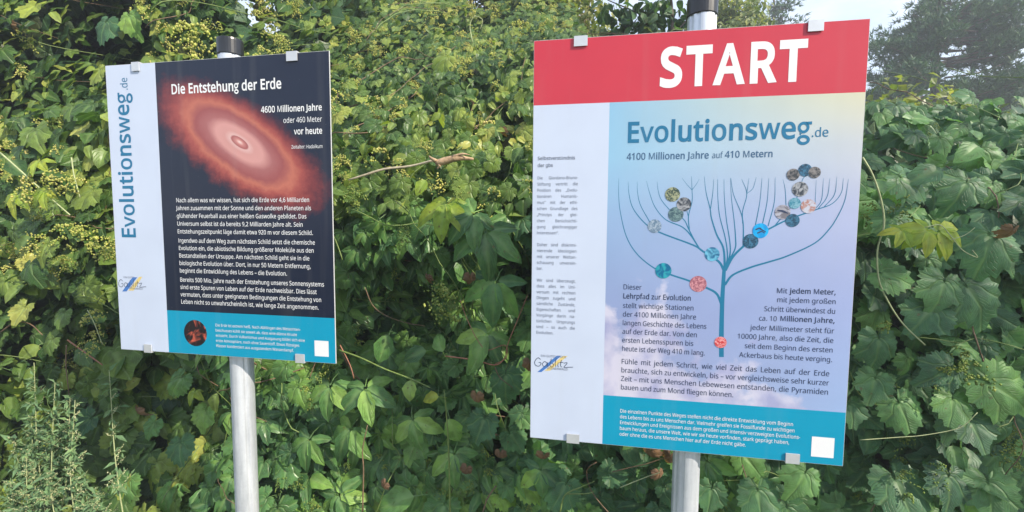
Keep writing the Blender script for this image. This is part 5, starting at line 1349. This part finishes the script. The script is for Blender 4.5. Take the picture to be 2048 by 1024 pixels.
# ------------------------------------------------------------------ mugwort in front of the bank
SILVER = leaf_mat('mugwort leaf', [(0.0, (0.10, 0.20, 0.10)), (0.6, (0.18, 0.31, 0.15)), (1.0, (0.28, 0.42, 0.19))], vein_amt=0.0, trans=0.2, rough=0.7)
BUDS = leaf_mat('mugwort bud', [(0.0, (0.30, 0.36, 0.18)), (0.6, (0.48, 0.50, 0.29)), (1.0, (0.64, 0.62, 0.40))], vein_amt=0.0, trans=0.15, rough=0.8)
def mugwort(label, tips, w, seed, bud, feathery=1.0, base=None):
    """upright herb: stems from the ground, feathery leaves, side twigs with small buds"""
    g = np.random.default_rng(seed)
    p0 = base or at(tips[0][0] + 30, 1000, w); b = Vector((p0.x, p0.y, 0))
    root = thing('mugwort', b, label, 'wild plant', 'mugwort in front of the bank')
    for (px, py, L) in tips:
        tip = at(px, py, w)
        mid = b.lerp(tip, 0.55) + Vector((g.normal(0, .02), g.normal(0, .02), 0.03))
        path = [Vector(p) for p in curve_pts([b + Vector((g.normal(0, .02), g.normal(0, .02), 0)), mid, tip], 10)]
        s = Geo(); s.tube(path, list(np.linspace(.0034, .0009, len(path))), 6)
        buds = Geo(); lp, lr, ls = [], [], []
        for k in range(int(30 * feathery)):
            t = g.random() ** 0.75; q = tip.lerp(mid, min(1, t * L)); up = (tip - mid).normalized()
            a = g.uniform(0, 6.28); out = Vector((math.cos(a), math.sin(a), 0.9)).normalized()
            ln_ = (0.018 + 0.06 * t) * g.uniform(0.6, 1.1)
            e = q + out * ln_
            s.tube([q, q.lerp(e, .5) + Vector((0, 0, -.002)), e], [.0009, .0007, .0004], 3)
            for j in range(int(7 + 7 * t)):
                c = q.lerp(e, (j + 1) / (8 + 7 * t)) + Vector(g.normal(0, .0022, 3))
                if g.random() < bud: buds.ball(c, g.uniform(.0013, .0028), 1.3)
                if g.random() < 0.55 * feathery: lp.append(np.array(c)); ls.append(g.uniform(.012, .032))
        for k in range(40):
            t = g.random(); q = mid.lerp(tip, t) if g.random() < .6 else b.lerp(mid, t)
            lp.append(np.array(q)); ls.append(g.uniform(.02, .05))
        part('stem', s.mesh('stem', STEMP, True, b), root)
        if buds.V:
            V = np.array(buds.V) - np.array(b); part('bud_spray', mesh('bud_spray', V, np.array(buds.F), BUDS, uv=np.zeros((len(V), 2))), root, kind='stuff')
        lp = np.array(lp); ls = np.array(ls)
        rot = frames(len(lp), (0, -.3, 1), 0.9, 3.0, g)
        narrow = []
        for v, f, u in LEAF['o0']:
            v = v.copy(); v[:, 0] *= 0.5; narrow.append((v, f, u))
        part('leaf_spray', scatter_mesh('leaf_spray', narrow, lp - np.array(b), rot, ls, SILVER), root, kind='stuff')
    return root
mugwort('grey-green feathery mugwort rising at the lower left edge beside dark vines', [(68, 725, 1.0), (110, 765, .9), (140, 795, .9), (62, 835, .8), (100, 870, .7)], 1.38, 41, 0.1, 1.0)
mugwort('slender mugwort spike with cream buds standing alone left of the black board post', [(218, 740, 1.4)], 1.30, 42, 1.0, 0.55, base=Vector(tuple(at(262, 1000, 1.30))[:2] + (0,)))
mugwort('cream-flowered mugwort in the bottom left corner of the picture', [(24, 872, .8), (52, 905, .8), (22, 965, .7), (75, 980, .6), (95, 1005, .5)], 1.28, 43, 1.0, 0.9)
mugwort('short mugwort with whitish flower heads below the lone spike', [(152, 955, .6), (170, 970, .5), (195, 1000, .5), (95, 945, .5), (150, 800, .9)], 1.27, 44, 1.0, 0.8)

# ------------------------------------------------------------------ trees behind the bank
BARK = plain('bark', (0.13, 0.10, 0.08), 0.9, 0.4, 12, bump=0.8)
def blob_points(g, centre, rad, n, shell=0.55):
    d = g.normal(0, 1, (n, 3)); d /= np.linalg.norm(d, axis=1, keepdims=True)
    r = shell + (1 - shell) * g.random(n) ** 0.5
    return np.array(centre) + d * r[:, None] * np.array(rad), d

def broad_tree(name, label, base, limbs, clumps, leaf_size, mat, seed, kinds='o0', per=260, group=None):
    """limbs: list of point lists; clumps: (centre, radius)"""
    g = np.random.default_rng(seed)
    root = thing(name, base, label, 'tree', group)
    for i, (P, r0, r1) in enumerate(limbs):
        pts = [Vector(p) for p in curve_pts(P, 5)]
        t = Geo(); t.tube(pts, list(np.linspace(r0, r1, len(pts))), 8)
        part('trunk' if i == 0 else 'limb', t.mesh('trunk', BARK, True, base), root)
    pos, nr = [], []
    for c, r in clumps:
        m = int(per * g.uniform(.7, 1.2)); p, d = blob_points(g, c, (r, r, r * .75), m); pos.append(p); nr.append(d)
    pos = np.vstack(pos); nr = np.vstack(nr) + np.array([0, 0, .5])
    ok = not_in_gap(pos, g); pos, nr = pos[ok], nr[ok]
    rot = frames(len(pos), nr, 0.6, 1.0, g)
    part('crown', scatter_mesh('crown', LEAF[kinds], pos - np.array(base), rot, g.uniform(*leaf_size, len(pos)), mat), root)
    return root

g = np.random.default_rng(77)
# old tree overgrown with vines, upper middle
cl = []
for k in range(330):
    px, py = g.uniform(470, 1185), g.uniform(-140, 260)
    edge = 1190 - 40 * (py < 40)
    w = g.uniform(3.6, 5.0)
    if px < 600 and py < 75 and g.random() < .8: continue
    cl.append((np.array(at(px, py, w)), g.uniform(.16, .34)))
tb = Vector(tuple(at(820, 300, 4.4))[:2] + (0,))
tpx = lambda x, y, w: tuple(at(x, y, w))
broad_tree('overgrown_tree', 'old tree smothered in foliage coloured sunlit yellow above the gap between both boards', tb,
           [([tuple(tb), tpx(830, 200, 4.4), tpx(800, 40, 4.4), tpx(790, -120, 4.4)], .11, .03), ([tpx(825, 190, 4.4), tpx(700, 60, 4.5), tpx(560, -30, 4.6)], .05, .012), ([tpx(820, 120, 4.4), tpx(1000, 20, 4.3), tpx(1120, -30, 4.2)], .05, .012),
            ([tpx(700, 60, 4.5), tpx(620, 40, 4.5), tpx(540, 20, 4.6)], .02, .006)], cl, (.035, .07), G_FAR, 78, 'o0', 210)
# dark tree behind the left, with sky glinting through
cl = [(np.array(at(g.uniform(-100, 620), g.uniform(-150, 130), g.uniform(5, 6.5))), g.uniform(.2, .42)) for _ in range(46)]
cl = [c for c in cl if not (np.hypot(*(np.array([to_px(c[0][None])[0][0], to_px(c[0][None])[1][0]]) - np.array([500, 25]))) < 60)]
tb = Vector(tuple(at(300, 300, 5.8))[:2] + (0,))
broad_tree('background_tree', 'dark tree behind the hop vine at the upper left, sky glinting through its edge', tb, [([tuple(tb), tpx(300, 100, 5.8), tpx(290, -100, 5.8)], .12, .03)], cl, (.05, .09), G_RIGHT, 79, 'o0', 150)
# slim tree whose sprays stand against the sky above the START band
tb = Vector(tuple(at(1330, 300, 3.2))[:2] + (0,))
sp = [(1215, 12), (1240, 20), (1262, 30), (1285, 40), (1300, 52), (1322, 28), (1335, 50), (1350, 60), (1368, 20), (1385, 30), (1310, 8), (1275, 8), (1250, 55), (1262, 68), (1225, 70), (1345, 8), (1375, 60), (1365, 45), (1290, 62), (1230, 48)]
cl = [(np.array(at(x, y + 4, 3.2)), .07) for x, y in sp] + [(np.array(at(1330 + g.uniform(-60, 60), g.uniform(90, 240), 3.2)), .14) for _ in range(14)] + [(np.array(at(x, y, 3.2)), .09) for x, y in [(1330, -30), (1280, -40), (1370, -40), (1240, -25), (1340, -80)]]
broad_tree('young_tree', 'thin-branched tree with dark leaves against the sky above the red band', tb,
           [([tuple(tb), tpx(1330, 200, 3.2), tpx(1345, 60, 3.2), tpx(1335, -70, 3.2)], .022, .006), ([tpx(1338, 100, 3.2), tpx(1290, 36, 3.2), tpx(1262, 20, 3.2), tpx(1215, 0, 3.2)], .008, .003), ([tpx(1340, 80, 3.2), tpx(1365, 50, 3.2), tpx(1390, 20, 3.2)], .008, .003), ([tpx(1300, 45, 3.2), tpx(1262, 60, 3.2), tpx(1225, 72, 3.2)], .005, .002)],
           cl, (.05, .095), G_SHADED, 80, 'o1', 13)
# lighter tree right of the post cap
tb = Vector(tuple(at(1470, 300, 6.5))[:2] + (0,))
cl = [(np.array(at(1462 + g.normal(0, 26), 45 + g.normal(0, 32), 6.5 + g.normal(0, .2))), g.uniform(.12, .26)) for _ in range(30)] + [(np.array(at(1465 + g.normal(0, 50), g.uniform(80, 260), 6.5)), .35) for _ in range(20)]
broad_tree('background_tree', 'sunlit bushy tree peeping up just right of the START post cap', tb, [([tuple(tb), tpx(1470, 180, 6.5), tpx(1465, 20, 6.5)], .06, .015)], cl, (.05, .085), G_FAR, 81, 'o0', 110)

NEEDLE = leaf_mat('pine needles', [(0.0, (0.02, 0.07, 0.035)), (0.6, (0.045, 0.13, 0.055)), (1.0, (0.12, 0.20, 0.08))], vein_amt=0.0, trans=0.12, rough=0.55)
def pine(label, base_px, w, top_py, levels, seed, tufts):
    """pine: trunk, tiers of spreading limbs, needle tufts at their ends"""
    g = np.random.default_rng(seed)
    base = Vector(tuple(at(base_px, 400, w))[:2] + (0,))
    root = thing('pine_tree', base, label, 'tree', None)
    top = at(base_px, top_py, w)
    t = Geo(); t.tube([base, base.lerp(top, .5) + Vector((.05, 0, 0)), top], [.17, .11, .02], 9)
    part('trunk', t.mesh('trunk', BARK, True, base), root)
    tp, td = [], []
    for (py, xl, xr, n) in levels:
        zc = at(base_px, py, w).z
        for k in range(n):
            side = -1 if k % 2 else 1
            reach_px = (xr - base_px) if side > 0 else (base_px - xl)
            reach = abs(reach_px) / FOC * base.length * .82 * g.uniform(.55, 1.03)
            a = g.normal(0, .55)
            d = (Vector((UX, UY, 0)) * math.cos(a) * side + Vector((NX, NY, 0)) * math.sin(a)).normalized()
            s0 = Vector((base.x, base.y, zc + g.uniform(-.35, .35)))
            e = s0 + d * reach + Vector((0, 0, g.normal(.12, .12) * reach))
            path = [Vector(p) for p in curve_pts([s0, s0.lerp(e, .5) + Vector((0, 0, -.06 * reach)), e], 5)]
            l_ = Geo(); l_.tube(path, list(np.linspace(.022, .006, len(path))), 5)
            part('limb', l_.mesh('limb', BARK, True, base), root)
            for j in range(int(tufts * max(reach, .4))):
                q = path[0].lerp(path[-1], (g.choice([.45, .62, .8, .97]) + g.normal(0, .05))) + Vector(g.normal(0, (.10, .10, .07), 3))
                tp.append(np.array(q)); td.append(np.array(d) * .6 + np.array([0, 0, .7]) + g.normal(0, .5, 3))
    # needles: each tuft a brush of thin blades
    tp = np.array(tp); td = np.array(td); td /= np.linalg.norm(td, axis=1, keepdims=True)
    V, F = [], []
    m = 11
    N = len(tp)
    dirs = td[:, None, :] + g.normal(0, .55, (N, m, 3)); dirs /= np.linalg.norm(dirs, axis=2, keepdims=True)
    sd = np.cross(dirs, g.normal(0, 1, (N, m, 3))); sd /= np.linalg.norm(sd, axis=2, keepdims=True)
    L = g.uniform(.08, .15, (N, m, 1)); wdt = .011
    P0 = tp[:, None, :] + dirs * .01
    tri = np.stack([P0 - sd * wdt, P0 + sd * wdt, P0 + dirs * L], axis=2).reshape(-1, 3)
    F = np.arange(len(tri)).reshape(-1, 3)
    part('crown', mesh('crown', tri - np.array(base), F, NEEDLE, uv=np.zeros((len(tri), 2))), root)
    return root
pine('tall dark pine with layered limbs against the sky at the upper right', 1872, 10.0, -25,
     [(-15, 1845, 1905, 4), (0, 1835, 1980, 6), (22, 1815, 1985, 7), (45, 1800, 1975, 8), (68, 1785, 1995, 8), (95, 1765, 2005, 9), (122, 1748, 1995, 9), (150, 1735, 2005, 9), (178, 1720, 2040, 10), (208, 1715, 2060, 12), (238, 1715, 2070, 12), (265, 1700, 2070, 12)], 91, 58)
pine('small distant pine against the sky beside the upper right clip of the START board', 1548, 12.0, -6,
     [(10, 1535, 1562, 6), (28, 1522, 1575, 8), (48, 1512, 1590, 8), (75, 1500, 1600, 8), (110, 1490, 1610, 8)], 92, 22)

# low shrubs and a far belt of trees that close the view
def thicket(name, label, px0, px1, py0, py1, w0, w1, n, size, mat, seed, rad=.3, per=150):
    g = np.random.default_rng(seed)
    cs = [(np.array(at(g.uniform(px0, px1), g.uniform(py0, py1), g.uniform(w0, w1))), g.uniform(.6, 1.2) * rad) for _ in range(n)]
    pos, nr = [], []
    for c, r in cs:
        p, d = blob_points(g, c, (r, r, r * .8), per); pos.append(p); nr.append(d)
    pos = np.vstack(pos); nr = np.vstack(nr) + np.array([0, 0, .5])
    base = at((px0 + px1) / 2, 400, (w0 + w1) / 2); base = Vector((base.x, base.y, 0))
    pos[:, 2] = np.maximum(pos[:, 2], .05)
    o = part(name, scatter_mesh(name, LEAF['o0'], pos - np.array(base), frames(len(pos), nr, .6, 1, g), g.uniform(*size, len(pos)), mat), None, loc=base)
    set_props(o, label, 'shrubs', kind='stuff')
thicket('shrubs', 'dusty green shrubs behind the right hop vine at the foot of the pine', 1560, 2120, 235, 420, 3.6, 5.4, 70, (.05, .09), G_FAR, 95, .36, 130)
thicket('shrubs', 'dense shrubs closing the view behind the middle of the bank', 400, 1560, 215, 420, 4.6, 6.2, 120, (.06, .1), G_RIGHT, 96, .4, 120)
thicket('far_trees', 'blue-green belt of far trees at the right edge', 1980, 2250, 185, 330, 22, 28, 60, (.25, .5), G_RIGHT, 97, 1.5, 150)

# unseen tree added beside the path to throw dappled shade over the right of the bank
tb = Vector((5.3, -1.0, 0.0))
g = np.random.default_rng(120)
cl = [(np.array([5.15, -1.0, 4.2]) + g.normal(0, 1, 3) * np.array([.55, .55, .5]), g.uniform(.2, .38)) for _ in range(13)]
broad_tree('unseen_shade_tree', 'unseen broad tree added beside the path to shade the right of the bank', tb, [([tuple(tb), (5.28, -1.0, 1.6), (5.2, -1.05, 3.0), (5.15, -1.0, 4.6)], .12, .03)], cl, (.06, .10), G_RIGHT, 121, 'o0', 130)

# ------------------------------------------------------------------ thin volume added to imitate veiling glare of the lens
def glare_veil():
    m = bpy.data.materials.new('glare_veil'); m.use_nodes = True
    n, l = m.node_tree.nodes, m.node_tree.links
    n.remove(n['Principled BSDF'])
    v = n.new('ShaderNodeVolumePrincipled')
    v.inputs['Color'].default_value = (0.86, 0.92, 1.0, 1); v.inputs['Density'].default_value = VEIL_DENSITY
    v.inputs['Anisotropy'].default_value = 0.2
    l.new(v.outputs['Volume'], n['Material Output'].inputs['Volume'])
    g = Geo(); g.box(-62, 62, -62, 62, -1.1, 9.5)
    o = part('glare_veil', g.mesh('glare_veil', m), None); o['kind'] = 'stuff'; o['label'] = 'thin pale volume added as lens glare over the whole place'
VEIL_DENSITY = 0.012
glare_veil()
